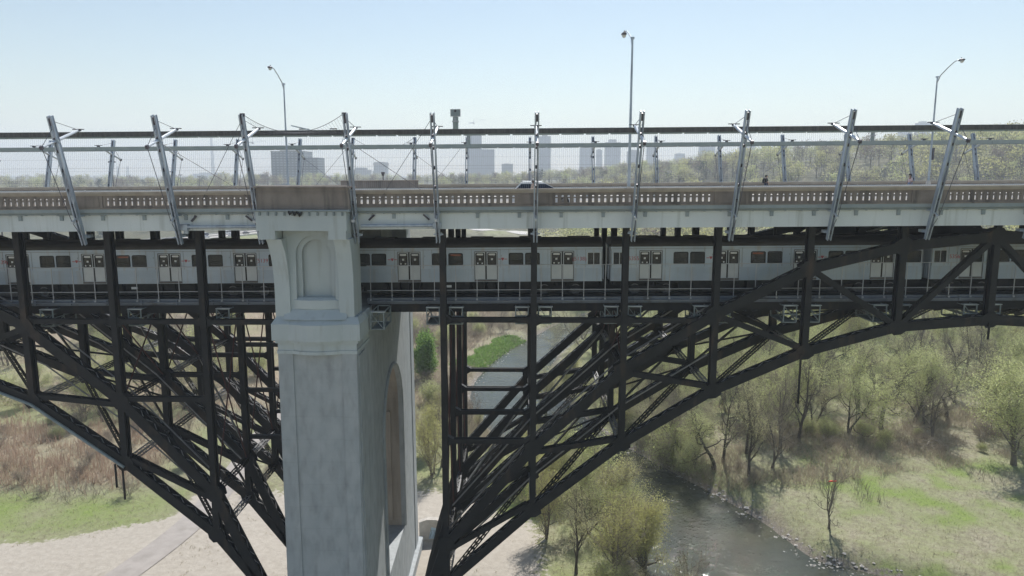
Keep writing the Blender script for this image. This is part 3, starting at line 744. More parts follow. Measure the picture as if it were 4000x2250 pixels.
# netting slung between the two mast heads above the pier, near and far
def net(side, label):
    t = thing('hanging_net', label, 'netting', group='cable netting slung above the pier')
    f = (lambda y: y) if side == 0 else (lambda y: 2 * YC - y)
    xa, xb = MAST_X[2] + .15, MAST_X[3] - .15; y = f(TOP[0] + .05); za, zb = TOP[1] - .05 + grade(xa), TOP[1] - .05 + grade(xb); n = 34
    pts = [(xa + (xb - xa) * k / n, y, za + (zb - za) * k / n - 1.0 * (1 - (2 * k / n - 1) ** 2)) for k in range(n + 1)]
    pts[:] = [(p[0], p[1], p[2]) for p in pts]
    m = MB(); m.tube(pts, .016, 5); m.build('top_cable', M['cable'], t)
    m = MB()
    for p in pts[1:-1]: m.tube([p, (p[0], f(BY - 1.2), BT - .25 + grade(p[0]))], .006, 4, cap=False)
    m.tube([(xa, f(BY - 1.2), BT - .25 + grade(xa)), (xb, f(BY - 1.2), BT - .25 + grade(xb))], .012, 5)
    m.build('hanger', M['cable'], t)
    for x in (xa - .1, xb + .1): MB().beam((x, y, TOP[1] - .12 + grade(x)), (x, y, TOP[1] + .06 + grade(x)), .26, .12).build('clamp', M['galv_dark'], t)
net(0, 'sagging dark cable netting between the two near masts above the pier')
net(1, 'sagging dark cable netting between the two far masts above the pier')
# flat bars left lying on the near beam above the pier
t = thing('fixture_bar', 'slanting grey bar lying on the near beam above the pier', 'bar'); t.location = (-13.6, 46.8, 2.8 + grade(-13.6))
MB().beam((-.6, 0, .28), (.55, 0, .02), .09, .07).build('bar', M['galv'], t)
for i, x in enumerate((-13.45, -11.6)):
    t = thing('fixture_plate', ('longer' if i == 0 else 'shorter') + ' small dark plate on top of the near beam above the pier', 'plate', (x, 46.9, 2.84 + grade(x)), group='dark plates on the beam above the pier')
    MB().box(-.3 if i == 0 else -.22, .3 if i == 0 else .22, -.05, .05, 0, .06).build('plate', M['galv_dark'], t)
# wind stays and horizontal tubes in the bays next to the pier
for side, sn in ((0, 'near'), (1, 'far')):
    f = (lambda y: y) if side == 0 else (lambda y: 2 * YC - y)
    for xa, xb, w in ((MAST_X[1], MAST_X[2], 'left'), (MAST_X[3], MAST_X[4], 'right')):
        t = thing('wind_stays', f'pair of thin crossing stay cables in the {sn} bay just {w} of the pier', 'stay cables', group='wind stays beside the pier')
        m = MB(); xm = (xa + xb) / 2
        m.tube([(xa, f(44.4), 2.0 + grade(xa)), (xb - .9, f(46.0), -1.0 + grade(xb)), (xb - .2, f(46.35), -2.5 + grade(xb))], .016, 5)
        m.tube([(xb, f(44.0), 3.3 + grade(xb)), (xm - .4, f(45.9), -.6 + grade(xm)), (xa + .9, f(46.35), -2.5 + grade(xa))], .016, 5)
        m.build('cable', M['cable'], t)
        m = MB()
        for xx, d in ((xa + .95, -1), (xb - .75, 1)): m.beam((xx - .16 * d, f(46.2), -2.45 + grade(xx)), (xx + .2 * d, f(46.3), -2.78 + grade(xx)), .1, .1)
        m.build('turnbuckle', M['galv_dark'], t)
for xa, xb, w in ((MAST_X[1] + .3, MAST_X[2], 'left'), (MAST_X[3] + .3, MAST_X[4] - .1, 'right')):
    t = thing('brace_tube', f'horizontal blue-grey steel tube across the girder just {w} of the pier', 'brace tube', group='brace tubes beside the pier')
    MB().tube([(xa, 46.05, -3.12 + grade(xa)), (xb, 46.05, -3.12 + grade(xb))], .10, 10).build('tube', M['galv'], t)
    m = MB()
    e = xa if w == 'left' else xb
    m.box(e - .2, e + .3, 45.95, 46.39, -3.3 + grade(e), -2.95 + grade(e)); m.box(e - .05, e + .22, 46.2, 46.39, -3.55 + grade(e), -3.31 + grade(e)); m.build('bracket', M['galv'], t)

# control posts standing on the beams
def ctrl(x, side, lab, head=True):
    y = BY if side == 0 else 2 * YC - BY; s = -1 if side == 0 else 1
    t = thing('control_post', lab, 'control post', (x, y, BT + grade(x)), group='control posts on the barrier beams')
    MB().tube([(0, 0, 0), (0, 0, .74)], .175, 14).build('post', M['beam_in'], t)
    m = MB(); m.box(-.205, .205, -.205, .205, .42, .50); m.box(-.05, .05, -.2, -.1, .5, .68); m.build('collar', M['rail_metal'], t)
    fr = MB(); fr.box(-.31, .31, s * .03 - .1, s * .03 + .1, .76, 1.20); b = fr.build('panel', M['rail_metal'], t)
    MB().box(-.28, .28, -.11 + s * .03, -.102 + s * .03, .79, 1.17).build('panel_face', M['slab'], b)
    MB().box(-.06, .06, -.16 + s * .03, -.112 + s * .03, 1.02, 1.16).build('sensor_box', M['galv_dark'], b)
ctrl(-3.98, 0, 'square panel on a stubby grey post on the near beam right of the pier')
ctrl(32.05, 0, 'square panel on a stubby grey post on the near beam at the right edge')
ctrl(-4.75, 1, 'stubby grey post on the far beam, left of the middle mast')
ctrl(32.7, 1, 'stubby grey post on the far beam, near the right edge')

# ------------------------------------------------------------------ street lamps on the deck
def lamp(x, y, h, dirv, reach, lab, cut=False):
    t = thing('street_lamp', lab, 'street lamp', (x, y, -2.0 + grade(x)), group='street lamps on the viaduct')
    m = MB(); m.tube([(0, 0, 0), (0, 0, h * .5), (0, 0, h)], [.105, .085, .06], 12); m.box(-.11, .11, -.11, .11, h - .02, h + .1); m.build('pole', M['galv'], t)
    m = MB(); m.tube([(0, 0, 0), (0, 0, .9), (0, 0, 1.15)], [.2, .2, .13], 12); m.box(-.28, .28, -.28, .28, 0, .08); m.build('base', M['walk'], t)
    d = dirv; top = h - .5
    pts = [(0, 0, top), (0, d * .5, top + .62), (0, d * reach * .5, top + 1.15), (0, d * reach * .78, top + 1.5), (0, d * reach * .92, top + 1.56), (0, d * reach, top + 1.5)]
    m = MB(); m.tube(pts, [.05, .05, .045, .042, .04, .04], 8); m.build('arm', M['arm'], t)
    ez = top + 1.5; m = MB()
    rings = []
    for k, (o, w, zt, zb) in enumerate(((-.1, .05, .05, -.05), (.1, .14, .10, -.07), (.35, .19, .12, -.08), (.6, .17, .08, -.08), (.78, .06, .0, -.07))):
        yy = d * (reach + o); rings.append([(w * math.cos(a), yy, ez + (zt if math.sin(a) > 0 else -zb) * math.sin(a)) for a in [2 * math.pi * j / 12 for j in range(12)]])
    m.loft(rings); hd = m.build('lamp_head', M['galv_dark'], t, smooth=True)
    m = MB(); rings = []
    for z, r in ((-.05, .16), (-.14, .14), (-.22, .09), (-.25, .03)): rings.append([(r * math.cos(a), d * (reach + .4) + r * 1.2 * math.sin(a), ez + z) for a in [2 * math.pi * j / 12 for j in range(12)]])
    m.loft(rings); m.build('lamp_lens', M['lens'], hd, smooth=True)
    MB().tube([(0, d * (reach + .3), ez + .1), (0, d * (reach + .3), ez + .22)], .035, 8).build('photocell', M['galv_dark'], hd)
    if cut: MB().box(.1, .28, -.09, .09, 3.0, 4.1).build('junction_box', M['galv_dark'], t)
M['lens'] = mat('frosted_lamp_lens', (.62, .63, .58), rough=.25)
lamp(7.12, 48.6, 10.4, 1, 3.6, 'street lamp on the near pavement, tallest of the three in the picture')
lamp(-21.53, 69.2, 10.25, -1, 3.2, 'street lamp on the far pavement left of the pier, arm towards the viewer')
lamp(37.72, 69.2, 10.35, -1, 3.2, 'street lamp on the far pavement at the right, arm towards the viewer', True)

# ------------------------------------------------------------------ underground train
CAR_L = 21.85; HW = 1.55; PITCH = 22.42
FLOOR, SIDE_T, SKIRT = 1.12, 3.38, 1.02        # above rail
RAIL_Z = -8.54
def rrect(x0, x1, z0, z1, r=.09, n=4):
    pts = []
    for cx, cz, a0 in ((x1 - r, z1 - r, 0), (x0 + r, z1 - r, 90), (x0 + r, z0 + r, 180), (x1 - r, z0 + r, 270)):
        for k in range(n + 1):
            a = math.radians(a0 + 90 * k / n); pts.append((cx + r * math.cos(a), cz + r * math.sin(a)))
    return pts[::-1]
WZ0, WZ1 = 2.23, 3.02
DOORS = [2.82, 8.21, 13.64, 19.03]
WINS = [4.93, 6.09, 10.34, 11.50, 15.76, 16.92]
def emblem(m, cx, cz, y, s, k=.85):
    sh = [(-.13, .115), (.13, .115), (.11, .03), (.065, -.06), (0, -.13), (-.065, -.06), (-.11, .03)]
    m.prism([(cx + s * a * k, y, cz + b * k) for a, b in sh], (0, -s * .008, 0))
    for e in (-1, 1):
        m.prism([(cx + e * a * k, y, cz + b * k) for a, b in [(.145, .03), (.38, .03), (.38, -.005), (.30, -.03), (.135, -.03)]], (0, -s * .007, 0))
def train_car(cab_right, number, lab):
    """local x from -L/2, near side is -y"""
    t = thing('train_car', lab, 'train car', group='cars of the silver underground train')
    h = CAR_L / 2; fx = (lambda x: x - h) if not cab_right else (lambda x: h - x)
    srt = lambda a, b: (min(a, b), max(a, b))
    m = MB()
    cab = srt(fx(.18), fx(1.06)); endw = srt(fx(20.75), fx(21.66))
    for s in (-1, 1):
        holes = [rrect(fx(c) - .47, fx(c) + .47, WZ0, WZ1) for c in WINS] + [rrect(endw[0], endw[1], WZ0, WZ1)]
        holes += [[(cab[0], WZ0), (cab[1], WZ0), (cab[1], WZ1 + .02), (cab[0], WZ1 + .02)][::-1]]
        holes += [[(fx(d) - .78, 1.20), (fx(d) - .78, 3.14), (fx(d) + .78, 3.14), (fx(d) + .78, 1.20)] for d in DOORS]
        m.plate([(-h, SKIRT), (h, SKIRT), (h, SIDE_T), (-h, SIDE_T)], holes, .05, lambda u, v, w, s=s: (u, s * (HW - .03) + w, v))
    for s in (-1, 1):
        m.box(-h, h, s * 1.50 - .06, s * 1.50 + .06, SIDE_T + .002, SIDE_T + .07)
        m.box(s * h - .02 if s > 0 else -h + .002, h - .002 if s > 0 else -h + .02, -HW + .07, -.40, SKIRT, 3.38); m.box(s * h - .02 if s > 0 else -h + .002, h - .002 if s > 0 else -h + .02, .40, HW - .07, SKIRT, 3.38)
    body = m.build('body', M['alum'], t)
    # ribbed lower panels
    segs = [-h] + [q for d in sorted(fx(d) for d in DOORS) for q in (d - .84, d + .84)] + [h]
    for s in (-1, 1):
        m = MB()
        for i in range(0, len(segs), 2):
            z = SKIRT + .03
            while z < 1.98:
                m.box(segs[i] + .02, segs[i + 1] - .02, s * (HW + .003) - .008, s * (HW + .003) + .008, z, z + .055); z += .085
        m.build('ribbed_panel', M['corr'], t)
    for s in (-1, 1):
        for d in DOORS:
            m = MB(); x = fx(d)
            for e in (-.80, .80): m.box(x + e - .02, x + e + .02, s * (HW + .006) - .012, s * (HW + .006) + .012, 1.2, 3.16)
            m.box(x - .8, x + .8, s * (HW + .006) - .012, s * (HW + .006) + .012, 3.15, 3.19); m.box(x - .82, x + .82, s * (HW + .02) - .03, s * (HW + .02) + .03, 1.05, 1.185); m.build('door_frame', M['frame'], t)
    for s in (-1, 1):
        m = MB()
        for d in DOORS:
            for o in (-1.02, 1.02, -1.62): m.box(fx(d + o) - .008, fx(d + o) + .008, s * (HW + .003) - .006, s * (HW + .003) + .006, 2.02, 3.34)
        m.box(-h + .02, h - .02, s * (HW + .003) - .006, s * (HW + .003) + .006, 3.30, 3.318); m.box(-h + .02, -h + .05, s * (HW + .003) - .006, s * (HW + .003) + .006, 1.06, 3.29); m.box(h - .05, h - .02, s * (HW + .003) - .006, s * (HW + .003) + .006, 1.06, 3.29)
        m.build('panel_seam', M['frame'], t)['kind'] = 'stuff'
    m = MB(); rings = []
    for x in (-h + .02, h - .02):
        rings.append([(x, 1.50 * math.cos(a), SIDE_T + .075 + .58 * math.sin(a) ** .8) for a in [math.pi * k / 14 for k in range(15)]])
    m.loft(rings); m.build('roof', M['roof'], t, smooth=False)
    for k in range(6): x = -h + 2 + k * 3.5; MB().box(x, x + 1.6, -.6, .6, 3.98, 4.07).build('roof_vent', M['roof'], t)
    MB().box(-h + .03, h - .03, -HW + .07, HW - .07, FLOOR - .04, FLOOR).build('floor', M['under'], t)
    m = MB(); m.box(-h + .1, h - .1, -.03, .03, FLOOR + .002, 1.9)
    for c in WINS: m.box(fx(c) - .45, fx(c) + .45, -1.30, -.9, FLOOR + .002, 2.28); m.box(fx(c) - .45, fx(c) + .45, .9, 1.30, FLOOR + .002, 2.28)
    for k in range(12): x = -h + 1.5 + k * 1.7; m.tube([(x, -.3, FLOOR), (x, -.3, 3.3)], .02, 6)
    m.build('interior_fittings', M['seat'], t)
    for s in (-1, 1):
        seals = []
        for c in WINS:
            m = MB(); seals.append(m); lp = rrect(fx(c) - .52, fx(c) + .52, WZ0 - .05, WZ1 + .05, .12); inn = rrect(fx(c) - .46, fx(c) + .46, WZ0 + .01, WZ1 - .01)
            m.plate(lp, [inn], .016, lambda u, v, w, s=s: (u, s * (HW + .004) + w, v))
        m = MB(); seals.append(m); lp = rrect(endw[0] - .05, endw[1] + .05, WZ0 - .05, WZ1 + .05, .12); m.plate(lp, [rrect(endw[0] + .01, endw[1] - .01, WZ0 + .01, WZ1 - .01)], .016, lambda u, v, w, s=s: (u, s * (HW + .004) + w, v))
        for c, sm in zip(WINS + [None], seals):
            a, b = (fx(c) - .5, fx(c) + .5) if c is not None else endw
            g = MB().box(a + .005, b - .005, s * (HW - .035) - .006, s * (HW - .035) + .006, WZ0 - .02, WZ1 + .02).build('window', M['glass'], t)
            MB().box(a + .03, b - .03, s * (HW - .02) - .006, s * (HW - .02) + .006, WZ0 + .2, WZ0 + .215).build('window_bar', M['black'], g); sm.build('window_seal', M['black'], g)
        g = MB().box(cab[0] + .01, cab[1] - .01, s * (HW - .035) - .006, s * (HW - .035) + .006, WZ0, WZ1 + .02).build('cab_window', M['glass'], t)
        fr = MB()
        for a in (cab[0], (cab[0] + cab[1]) / 2, cab[1]): fr.box(a - .022, a + .022, s * (HW + .004) - .012, s * (HW + .004) + .012, WZ0 - .02, WZ1 + .04)
        fr.box(cab[0] - .02, cab[1] + .02, s * (HW + .004) - .011, s * (HW + .004) + .011, WZ0 - .045, WZ0 - .021); fr.box(cab[0] - .02, cab[1] + .02, s * (HW + .004) - .011, s * (HW + .004) + .011, WZ1 + .041, WZ1 + .065)
        fr.build('window_frame', M['arm'], g)
        for d in DOORS:                        # two leaves per doorway, black edge seals between them
            for e in (-1, 1):
                a, b = srt(fx(d) + e * .055, fx(d) + e * .77)
                wa, wb = srt(fx(d) + e * .14, fx(d) + e * .70)
                m = MB(); m.plate([(a, 1.20), (b, 1.20), (b, 3.13), (a, 3.13)], [rrect(wa, wb, WZ0 + .0, WZ1 + .03, .07)], .04, lambda u, v, w, s=s: (u, s * (HW - .045) + w, v))
                lf = m.build('door', M['door'], t)
                m = MB(); m.plate(rrect(wa - .035, wb + .035, WZ0 - .035, WZ1 + .065, .09), [rrect(wa + .012, wb - .012, WZ0 + .012, WZ1 + .018, .07)], .012, lambda u, v, w, s=s: (u, s * (HW - .018) + w, v)); m.build('window_seal', M['black'], lf)
                MB().box(wa - .002, wb + .002, s * (HW - .05) - .006, s * (HW - .05) + .006, WZ0 - .01, WZ1 + .04).build('window', M['glass_door'], lf)
                m = MB(); m.plate(rrect(wa + .05, wb - .05, WZ1 - .12, WZ1 + .005, .05), [], .006, lambda u, v, w, s=s: (u, s * (HW - .04) + w, v))
                m.box((wa + wb) / 2 - .07, (wa + wb) / 2 + .07, s * (HW - .04) - .003, s * (HW - .04) + .003, 2.56, 2.69)
                if (e < 0) == (s < 0):
                    m.box(wa + .07, wa + .17, s * (HW - .04) - .003, s * (HW - .04) + .003, 2.28, 2.38); m.box(wb - .17, wb - .07, s * (HW - .04) - .003, s * (HW - .04) + .003, 2.28, 2.38)
                m.build('sticker', M['white'], lf)
            MB().box(fx(d) - .053, fx(d) + .053, s * (HW - .05) - .03, s * (HW - .05) + .03, 1.2, 3.13).build('door_edge_seal', M['black'], t)
        y = s * (HW + .001)
        m = MB(); emblem(m, fx(DOORS[1]) - (1 if not cab_right else -1) * 1.18, 2.63, y, -s * -1); emblem(m, fx(DOORS[2]) + (1 if not cab_right else -1) * 1.18, 2.63, y, -s * -1)
        m.build('emblem', M['red'], t)
        m = MB()
        for c in (1.62, 20.28):
            m.text(number, .38, lambda u, v, w, s=s, c=c: (fx(c) + (-s) * u, s * (HW + .004) + w, 2.61 + v))
        m.build('car_number', M['red'], t)
        m = MB()
        for c in (2.0 - .25, 7.1, 12.5, 17.9): m.text('1', .16, lambda u, v, w, s=s, c=c: (fx(c + .02) + (-s) * u, s * (HW + .004) + w, 2.86 + v))
        m.build('door_number', M['black'], t)
    m = MB()                                   # destination sign behind one pair of windows
    m.box(fx(WINS[2]) - .36, fx(WINS[2]) + .36, -HW + .06, -HW + .075, WZ1 - .14, WZ1 - .05); m.build('destination_sign', M['led'], t)
    m = MB(); m.box(-h + .25, h - .25, -.9, .9, .62, FLOOR - .05)
    random.seed(number)
    x = -h + 4.9
    while x < h - 5.2:
        L = random.choice((.5, .8, 1.2, 1.7)); 
        if x + L > h - 4.6: break
        m.box(x, x + L, -1.42, -.95, random.uniform(.28, .5), FLOOR - .06); m.box(x, x + L, .95, 1.42, .35, FLOOR - .06); x += L + random.uniform(.08, .35)
    m.tube([(-h + .5, -1.2, .9), (h - .5, -1.2, .9)], .05, 6)
    m.build('underframe', M['under'], t)
    MB().box(-.2, .25, -1.47, -1.43, .62, .78).build('data_plate', M['white'], t)
    for bx in (-h + 2.95, h - 2.95):
        m = MB()
        for s in (-1, 1): m.box(bx - 1.55, bx + 1.55, s * 1.02 - .06, s * 1.02 + .06, .42, .62); m.box(bx - .35, bx + .35, s * 1.02 - .1, s * 1.02 + .1, .3, .42); m.tube([(bx - .3, s * 1.02, .62), (bx - .3, s * 1.02, .9)], .12, 8); m.tube([(bx + .3, s * 1.02, .62), (bx + .3, s * 1.02, .9)], .12, 8)
        m.box(bx - .3, bx + .3, -1.0, 1.0, .5, .6)
        bg = m.build('bogie', M['under'], t)
        for ex in (-1.12, 1.12):
            for s in (-1, 1):
                m = MB(); yo = s * .86
                def ring(r, y): return [(bx + ex + r * math.cos(a), y, .37 + r * math.sin(a)) for a in [2 * math.pi * j / 20 for j in range(20)]]
                m.loft([ring(.37, yo - s * .06), ring(.37, yo + s * .05), ring(.31, yo + s * .052), ring(.29, yo + s * .02), ring(.16, yo + s * .03), ring(.13, yo + s * .20), ring(.05, yo + s * .21)])
                m.build('wheel', M['wheel'], bg)
    for e in (-1, 1):
        m = MB(); m.box(e * h - .02, e * h + e * .02 if e > 0 else -h + .02, -.4, .4, FLOOR, 3.2) if e > 0 else m.box(-h - .02, -h + .02, -.4, .4, FLOOR, 3.2)
        m.build('end_door', M['roof'], t)
        m = MB(); m.box(*(srt(e * h + e * .0, e * (h + .28))), -.25, .25, .55, .85); m.build('coupler', M['under'], t)
        m = MB()
        for yy in (-1.25, -1.0, -.75): m.tube([(e * (h + .11), yy, 1.1), (e * (h + .11), yy, 2.12)], .028, 6)
        m.build('gap_barrier_bar', M['corr'], t)
    return t
M['glass_door'] = glass_mat('brownish_door_glass', (.42, .37, .36), .45)
XG = 6.17                                     # gap between second and third car
TY = 51.72 + HW
def place(c, xc): c.location = (xc, TY, RAIL_Z + grade(xc)); c.rotation_euler = (0, -math.atan(GR), 0)
c2 = train_car(True, '(5138)', 'silver train car numbered 5138 just right of the pier'); place(c2, XG - PITCH / 2)
c1 = train_car(False, '(5139)', 'silver train car numbered 5139 left of the pier'); place(c1, XG - PITCH * 1.5)
c3 = train_car(False, '5355', 'silver train car numbered 5355 in the right half, crossed by the arch'); place(c3, XG + PITCH / 2)
c4 = train_car(False, '5356', 'silver train car numbered 5356 at the right edge behind the arch crown'); place(c4, XG + PITCH * 1.5)

# ------------------------------------------------------------------ road vehicles
def car_proto(kind):
    """side profile stations; x forward, origin at ground centre"""
    P = {'suv': dict(L=4.65, W=1.84, H=1.63, belt=.98, hood=.98, c0=-2.15, c1=-1.5, c2=.05, c3=1.4),
         'sedan': dict(L=4.6, W=1.8, H=1.45, belt=.90, hood=.88, c0=-1.75, c1=-1.05, c2=.30, c3=1.1),
         'van': dict(L=5.3, W=2.0, H=2.15, belt=1.15, hood=1.05, c0=-2.6, c1=-2.5, c2=1.1, c3=1.75)}[kind]
    L, W, H = P['L'], P['W'], P['H']
    t = thing('car', '', 'car' if kind != 'van' else 'van')
    m = MB(); hw = W / 2
    st = [(-L / 2, .42, P['belt'] - .10, .80), (-L / 2 + .12, .26, P['belt'] - .02, .93), (-L / 4, .22, P['belt'], 1.0), (.1, .22, P['belt'], 1.0), (P['c3'], .22, P['hood'] - .02, .99), (L / 2 - .35, .24, P['hood'] - .16, .94), (L / 2 - .05, .30, P['hood'] - .30, .82), (L / 2, .36, .62, .7)]
    m.loft([[(x, -hw * k, zb), (x, -hw * k * 1.0, (zb + zt) / 2), (x, -hw * k * .96, zt), (x, 0, zt + .03), (x, hw * k * .96, zt), (x, hw * k, (zb + zt) / 2), (x, hw * k, zb)] for x, zb, zt, k in st])
    body = m
    b = P['belt']; cab = [(P['c0'], b - .02), (P['c1'], H - .04), ((P['c1'] + P['c2']) / 2, H), (P['c2'], H - .05), (P['c3'], b - .02)]
    def wid(z): return hw * (.95 - .17 * (z - b) / (H - b))
    rings = [[(x, -wid(z), z), (x, wid(z), z)] for x, z in cab]
    top = [(x, -wid(z), z) for x, z in cab]; bot = [(x, wid(z), z) for x, z in cab]
    n = len(cab); v = top + bot; f = [tuple(range(n)), tuple(range(2 * n - 1, n - 1, -1))] + [(i, i + n, i + 1 + n, i + 1) for i in range(n - 1)]
    m.add(v, f)
    bo = body.build('body', M['car_white'], t)
    # side windows (two per side), windscreen, rear window, all slightly proud of the cabin
    def sidewin(xa, xb, s):
        zb, zt = b + .04, H - .13
        def xl(z): return P['c0'] + (P['c1'] - P['c0']) * (z - b) / (H - b) + .16
        def xr(z): return P['c3'] - (P['c3'] - P['c2']) * (z - b) / (H - b) - .16
        q = [(max(xa, xl(zb)), zb), (min(xb, xr(zb)), zb), (min(xb, xr(zt)), zt), (max(xa, xl(zt)), zt)]
        MB().prism([(x, s * (wid(z) + .004), z) for x, z in q], (0, s * .008, 0)).build('window', M['car_glass'], t)
    mid = (P['c1'] + P['c2']) / 2 + .1
    for s in (-1, 1): sidewin(-9, mid - .05, s); sidewin(mid + .05, 9, s)
    for xa, za, xb, zb_ in ((P['c3'], b, P['c2'], H - .05), (P['c0'], b, P['c1'], H - .04)):
        d = Vector((xb - xa, 0, zb_ - za)); nr = Vector((d.z, 0, -d.x)).normalized(); nr = nr if (nr.x > 0) == (xa > 0) else -nr
        p0 = Vector((xa, 0, za)) + d * .12 + nr * .004; p1 = Vector((xa, 0, za)) + d * .88 + nr * .004
        w0, w1 = wid(p0.z) - .08, wid(p1.z) - .08
        MB().prism([p0 + Vector((0, -w0, 0)), p0 + Vector((0, w0, 0)), p1 + Vector((0, w1, 0)), p1 + Vector((0, -w1, 0))], nr * .008).build('windscreen' if xa > 0 else 'rear_window', M['car_glass'], t)
    for x in (-L * .29, L * .31):
        for s in (-1, 1):
            m = MB(); y = s * (hw - .12)
            ring = lambda r, yy: [(x + r * math.cos(a), yy, .33 + r * math.sin(a)) for a in [2 * math.pi * j / 16 for j in range(16)]]
            m.loft([ring(.33, y - s * .1), ring(.33, y + s * .11), ring(.22, y + s * .115)]); w = m.build('wheel', M['black'], t)
            MB().loft([ring(.21, y + s * .117), ring(.2, y + s * .125), ring(.05, y + s * .128)]).build('rim', M['wheel'], w)
    for s in (-1, 1):
        MB().box(L / 2 - .16, L / 2 - .02, s * hw * .62 - .16, s * hw * .62 + .16, P['hood'] - .36, P['hood'] - .24).build('headlight', M['lens'], t)
        MB().box(-L / 2 - .01, -L / 2 + .14, s * hw * .68 - .11, s * hw * .68 + .11, b - .3, b - .12).build('tail_light', M['red'], t)
        if kind == 'suv':
            m = MB(); m.tube([(P['c1'] + .1, s * (wid(H) - .08), H + .03), (P['c2'] - .1, s * (wid(H) - .08), H + .02)], .025, 6); m.build('roof_rail', M['arm'], t)
        MB().box(P['c3'] - .38, P['c3'] - .2, s * hw * 1.02 - .09, s * hw * 1.02 + .09, b + .02, b + .16).build('mirror', M['car_white'], t)
    return t
def paint(name, c): return mat(name, c, rough=.28, spec=.6)
M['car_white'] = paint('white_car_paint', (.74, .75, .76))
PAINTS = {'white': M['car_white'], 'dark blue': paint('dark_blue_car_paint', (.03, .045, .10)), 'black': paint('black_car_paint', (.018, .018, .02)), 'grey': paint('grey_car_paint', (.22, .23, .24)), 'silver': paint('silver_car_paint', (.48, .49, .5))}
suv = car_proto('suv'); suv.location = (1.6, 51.4, -2.165 + grade(1)); tag(suv, 'white SUV on the near bridge lane, half hidden by the parapet', 'car')

# ------------------------------------------------------------------ people on the pavements
def skin_obj(name, pts, edges, radii, m, parent, sub=2):
    me = bpy.data.meshes.new(name); me.from_pydata(pts, edges, []); me.materials.append(m)
    o = bpy.data.objects.new(name, me); COL.objects.link(o); o.parent = parent
    md = o.modifiers.new('skin', 'SKIN'); md.use_smooth_shade = True
    for i, r in enumerate(radii): me.skin_vertices[0].data[i].radius = (r, r) if not hasattr(r, '__len__') else r
    me.skin_vertices[0].data[0].use_root = True
    s = o.modifiers.new('sub', 'SUBSURF'); s.levels = sub; s.render_levels = sub
    return o
def person(lab, loc, rz, skin, top, legs, hair, hat=None, bag=None, H=1.7, step=.22):
    t = thing('person', lab, 'person', loc, rz); k = H / 1.72
    pts = [(0, 0, .95), (0, 0, 1.15), (.01, 0, 1.38), (.02, 0, 1.50), (.05, 0, 1.60), (.06, 0, 1.68),
           (0, .10, .90), (step * .6, .10, .50), (step, .10, .09), (step + .17, .11, .04),
           (0, -.10, .90), (-step * .3, -.10, .50), (-step - .08, -.10, .10), (-step + .08, -.11, .04),
           (.0, .19, 1.40), (-.05, .25, 1.12), (.06, .24, .88), (.10, .235, .79),
           (.0, -.19, 1.40), (.07, -.25, 1.13), (.20, -.22, .92), (.26, -.21, .84)]
    pts = [(a * k, b * k, c * k) for a, b, c in pts]
    E_ = [(0, 1), (1, 2), (2, 3), (3, 4), (4, 5), (0, 6), (6, 7), (7, 8), (8, 9), (0, 10), (10, 11), (11, 12), (12, 13), (2, 14), (14, 15), (15, 16), (16, 17), (2, 18), (18, 19), (19, 20), (20, 21)]
    R = [(.13, .15), .125, (.12, .16), .055, .095, .08, .085, .062, .045, .04, .085, .062, .045, .04, .055, .043, .033, .04, .055, .043, .033, .04]
    b = skin_obj('body', pts, E_, R, skin, t)
    ti = [1, 0, 2, 14, 15, 18, 19]; q = [pts[i] for i in ti]
    skin_obj('shirt', q, [(0, 1), (0, 2), (2, 3), (3, 4), (2, 5), (5, 6)], [.145, (.145, .165), (.14, .175), .075, .06, .075, .06], top, t)
    ti = [0, 6, 7, 8, 10, 11, 12]; q = [pts[i] for i in ti]
    skin_obj('trousers', q, [(0, 1), (1, 2), (2, 3), (0, 4), (4, 5), (5, 6)], [(.14, .16), .10, .077, .062, .10, .077, .062], legs, t)
    hz = [(.03 * k, 0, 1.63 * k), (.035 * k, 0, 1.70 * k), (-.02 * k, 0, 1.60 * k)]
    skin_obj('hair', hz, [(0, 1), (0, 2)], [.10, .07, .08], hair, t)
    for e in (-1, 1):
        MB().box(.14 * k, .152 * k, e * .035 - .012, e * .035 + .012, 1.615 * k, 1.632 * k).build('eye', M['black'], b)
    MB().prism([(.145 * k, -.014, 1.585 * k), (.145 * k, .014, 1.585 * k), (.145 * k, 0, 1.615 * k)], (.022, 0, 0)).build('nose', skin, b)
    if hat:
        m = MB(); ring = lambda r, z: [(.04 * k + r * math.cos(a), r * math.sin(a), z) for a in [2 * math.pi * j / 14 for j in range(14)]]
        m.loft([ring(.19, 1.675 * k), ring(.115, 1.69 * k), ring(.105, 1.78 * k), ring(.05, 1.81 * k)]); m.build('hat', hat, t)
    if bag:
        m = MB(); m.loft([[(-.30, -.13, 1.0), (-.13, -.15, 1.0), (-.13, .15, 1.0), (-.30, .13, 1.0)], [(-.32, -.14, 1.25), (-.12, -.16, 1.25), (-.12, .16, 1.25), (-.32, .14, 1.25)], [(-.24, -.11, 1.45), (-.11, -.13, 1.45), (-.11, .13, 1.45), (-.24, .11, 1.45)]])
        m.build('backpack', bag, t)
SK = mat('light_skin', (.48, .30, .22), rough=.6); SK2 = mat('brown_skin', (.26, .15, .10), rough=.6)
cl = lambda n, c: mat(n, c, rough=.9)
person('walker in dark clothes with a dark backpack on the far pavement', (22.85, 69.4, -2.0 + .2), 0, SK, cl('black_cloth', (.022, .022, .026)), cl('navy_cloth', (.03, .035, .06)), cl('black_hair', (.02, .018, .017)), None, cl('black_bag', (.02, .02, .024)), 1.74)
person('walker in a pale pink top and blue trousers on the far pavement at the right', (36.15, 69.4, -2.0 + .33), math.pi, SK2, cl('pink_cloth', (.60, .46, .47)), cl('blue_denim', (.16, .22, .36)), cl('dark_hair', (.025, .02, .018)), cl('dark_cap', (.03, .03, .035)), None, 1.68)
